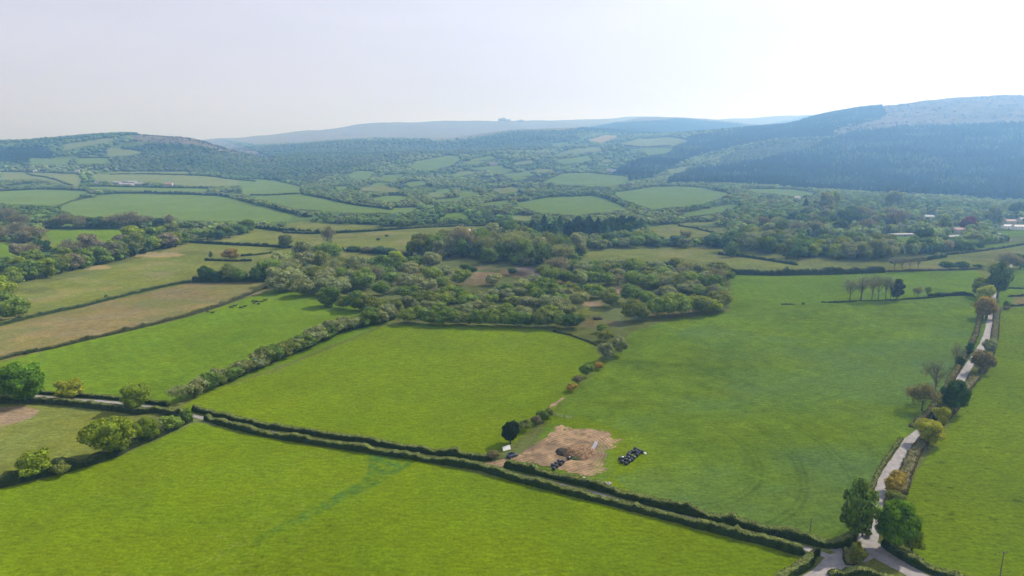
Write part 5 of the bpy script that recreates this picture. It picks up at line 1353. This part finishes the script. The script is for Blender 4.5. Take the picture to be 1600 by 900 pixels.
house(1450, 343, 15, 8, 5.2, .1, M['render'], M['tin'], 'white house with pale roof left of the yellow-sided tree')
house(1500, 364, 18, 8, 5, -.2, M['render'], M['tile'], 'farmhouse with reddish roof below the copper beech')
house(1487, 375, 24, 9, 4, .15, M['stone'], M['tin'], 'long pale-roofed barn in front of the red-roofed farmhouse', 'barn', 0, 4, .4, 'barn')
house(1481, 381, 9, 6, 3, .1, M['render'], M['tin'], 'small white outbuilding below the long pale barn', 'shed', 0, 1, .5, 'shed')
house(1556, 341, 9, 7, 5.5, .3, M['render'], M['slate'], 'tall narrow white house left of the houses at the right edge')
house(1562, 341, 7, 7, 5.0, -.2, M['render'], M['slate'], 'small white house touching the tall narrow white house')
house(1577, 350, 15, 8, 5, .05, M['render'], M['tile'], 'white house with tiled roof above the long white terrace')
house(1573, 357, 12, 7, 4, 0, M['white'], M['slate'], 'low white cottage just left of the long white terrace')
house(1594, 359, 20, 8, 5, -.05, M['white'], M['slate'], 'long white terrace at the right edge of the picture', chim=2, wins=5)
house(1597, 347, 12, 8, 5, .1, M['render'], M['tin'], 'pale-roofed house at the right edge behind the terrace')
house(1557, 370, 8, 6, 3, .1, M['white'], M['tin'], 'small white shed by the village garden wall', 'shed', 0, 1, .4, 'shed')
house(1567, 377, 16, 4, 2.4, .05, M['pinkwall'], M['tile'], 'low reddish outbuilding beside the village field', 'shed', 0, 2, .5, 'shed')
house(1327, 354, 19, 5, 2.8, 0, M['white'], M['tin'], 'long low white building in the wood left of the village', 'building', 0, 5, .25, 'cabin')
house(1389, 355, 10, 8, 5, .3, M['pinkwall'], M['render'], 'pinkish white house between trees left of the village')
house(1407, 369, 30, 6, 2.8, .12, M['stone'], M['slate'], 'long low grey building left of the domed blue-green tree', 'barn', 0, 4, .3, 'barn')
house(1245, 312, 12, 8, 5, .2, M['white'], M['slate'], 'small white cottage beside the square-topped conifer')
house(1243, 322, 14, 8, 4, 0, M['stone'], M['tin'], 'grey farm building below the small white cottage', 'barn', 0, 2, .4, 'barn')
for i, (px, py, w, lb) in enumerate([(180, 288, 34, 'leftmost long grey barn of the far farm under the left hill'), (194, 287, 30, 'second grey barn from the left at the far farm'), (207, 287.5, 22, 'third grey barn from the left with bright roof end'), (218, 290, 28, 'rightmost grey barn of the far farm under the left hill'), (200, 291, 26, 'nearest low barn in front of the far grey farm')]):
    house(px, py, w, 16, 6, (-.1, .05, .2, -.05, 0)[i], M['stone'], M['tin'] if i != 1 else M['slate'], lb, 'barn', 0, 3, .35, 'barn')
house(151, 287, 12, 9, 6, .4, M['white'], M['slate'], 'small white house left of the far grey farm')
house(264, 290, 20, 10, 6, .1, M['pinkwall'], M['tile'], 'pinkish house alone right of the far grey farm')
house(122, 268, 18, 10, 6, 0, M['white'], M['slate'], 'white house at the foot of the left hill')
house(55, 269, 10, 9, 6, .2, M['white'], M['tin'], 'tiny white house at the far left under the hill')
house(952, 268, 20, 12, 7, .1, M['render'], M['slate'], 'left of two pale houses in mid valley', chim=2)
house(959, 268.5, 16, 10, 6, -.2, M['white'], M['slate'], 'right of two pale houses in mid valley')
house(771, 258, 26, 14, 8, .3, M['render'], M['slate'], 'lone pale house among the fields of the upper valley')
SKYA, SKYB, SKYTINT, VEIL, VEILF = .94, 1.06, (1.1, 1.05, 1.15, 1), (3.75, 3.8, 4.75, 1), .66
# ------------------------------------------------------------------ air, sky, sun, camera
def build_haze(dens):
    x, y0, y1, z0, z1 = 17300, -400, 15300, ZMIN-1.5, ZMAX+25
    mb = MB(); mb.box((0, (y0+y1)/2, (z0+z1)/2), (2*x, y1-y0, z1-z0))
    m, nt, ns, ln = new_mat('valley_air')
    out = N(ns, 'ShaderNodeOutputMaterial'); pv = N(ns, 'ShaderNodeVolumePrincipled')
    pv.inputs['Color'].default_value = HAZE_COL; pv.inputs['Density'].default_value = dens
    pv.inputs['Absorption Color'].default_value = (1, 1, 1, 1); pv.inputs['Anisotropy'].default_value = HAZE_G
    ln.new(pv.outputs[0], out.inputs['Volume'])
    o = mb.build('haze', m); o['kind'] = 'stuff'; o['label'] = 'thin blue haze filling the whole valley'
HAZE_COL = (.26, .54, 1.0, 1); HAZE_G = .55
build_haze(2.1e-4)

w = bpy.data.worlds.new('World'); scene.world = w; w.use_nodes = True
nt = w.node_tree; nt.nodes.clear(); ns = nt.nodes; ln = nt.links
out = N(ns, 'ShaderNodeOutputWorld'); bg = N(ns, 'ShaderNodeBackground')
sky = N(ns, 'ShaderNodeTexSky'); sky.sky_type = 'NISHITA'; sky.sun_disc = False
sky.sun_elevation = SUN_EL; sky.sun_rotation = SUN_AZ; sky.air_density = 1.0; sky.dust_density = 2.0; sky.ozone_density = 1.0; sky.altitude = 100
hs = N(ns, 'ShaderNodeHueSaturation'); hs.inputs['Saturation'].default_value = .30
ln.new(sky.outputs[0], hs.inputs['Color'])
# thin streaky high cloud veil over the whole sky
tc = N(ns, 'ShaderNodeTexCoord'); mp = N(ns, 'ShaderNodeMapping'); mp.inputs['Scale'].default_value = (1.1, 1.6, 6.0)
ln.new(tc.outputs['Generated'], mp.inputs['Vector'])
cl = noise_tex(nt, mp.outputs[0], 1.6, 6, .6)
vf = maprange(nt, cl, .35, .75, SKYA, SKYB)
cg = mul(nt, hs.outputs[0], SKYTINT, 1.0)
veil = N(ns, 'ShaderNodeRGB'); veil.outputs[0].default_value = VEIL
mv = N(ns, 'ShaderNodeMix'); mv.data_type = 'RGBA'; mv.inputs[0].default_value = VEILF
ln.new(cg, mv.inputs[6]); ln.new(veil.outputs[0], mv.inputs[7])
g = mul(nt, mv.outputs[2], vf)
ln.new(g, bg.inputs[0]); bg.inputs[1].default_value = .15
ln.new(bg.outputs[0], out.inputs[0])
ld = bpy.data.lights.new('sun', 'SUN'); ld.energy = 5.0; ld.angle = R(.53); ld.color = (1, .95, .86)
lo = bpy.data.objects.new('sun', ld); C.objects.link(lo)
sd = Vector((math.sin(SUN_AZ)*math.cos(SUN_EL), math.cos(SUN_AZ)*math.cos(SUN_EL), math.sin(SUN_EL)))
lo.rotation_euler = sd.to_track_quat('Z', 'Y').to_euler(); lo.location = (0, 0, 600)
cd = bpy.data.cameras.new('camera'); cd.sensor_width = 36; cd.lens = 36*F/1600; cd.clip_start = 1; cd.clip_end = 60000
co = bpy.data.objects.new('camera', cd); C.objects.link(co)
co.location = (0, 0, H); co.rotation_euler = (R(90)-PITCH, 0, 0)
scene.camera = co
scene.view_settings.view_transform = 'Standard'; scene.view_settings.look = 'None'
scene.view_settings.exposure = .23; scene.view_settings.gamma = 1
scene.render.engine = 'CYCLES'
scene.cycles.max_bounces = 5; scene.cycles.diffuse_bounces = 2; scene.cycles.glossy_bounces = 1; scene.cycles.transmission_bounces = 2
scene.cycles.volume_bounces = 2; scene.cycles.transparent_max_bounces = 4
scene.cycles.use_denoising = True
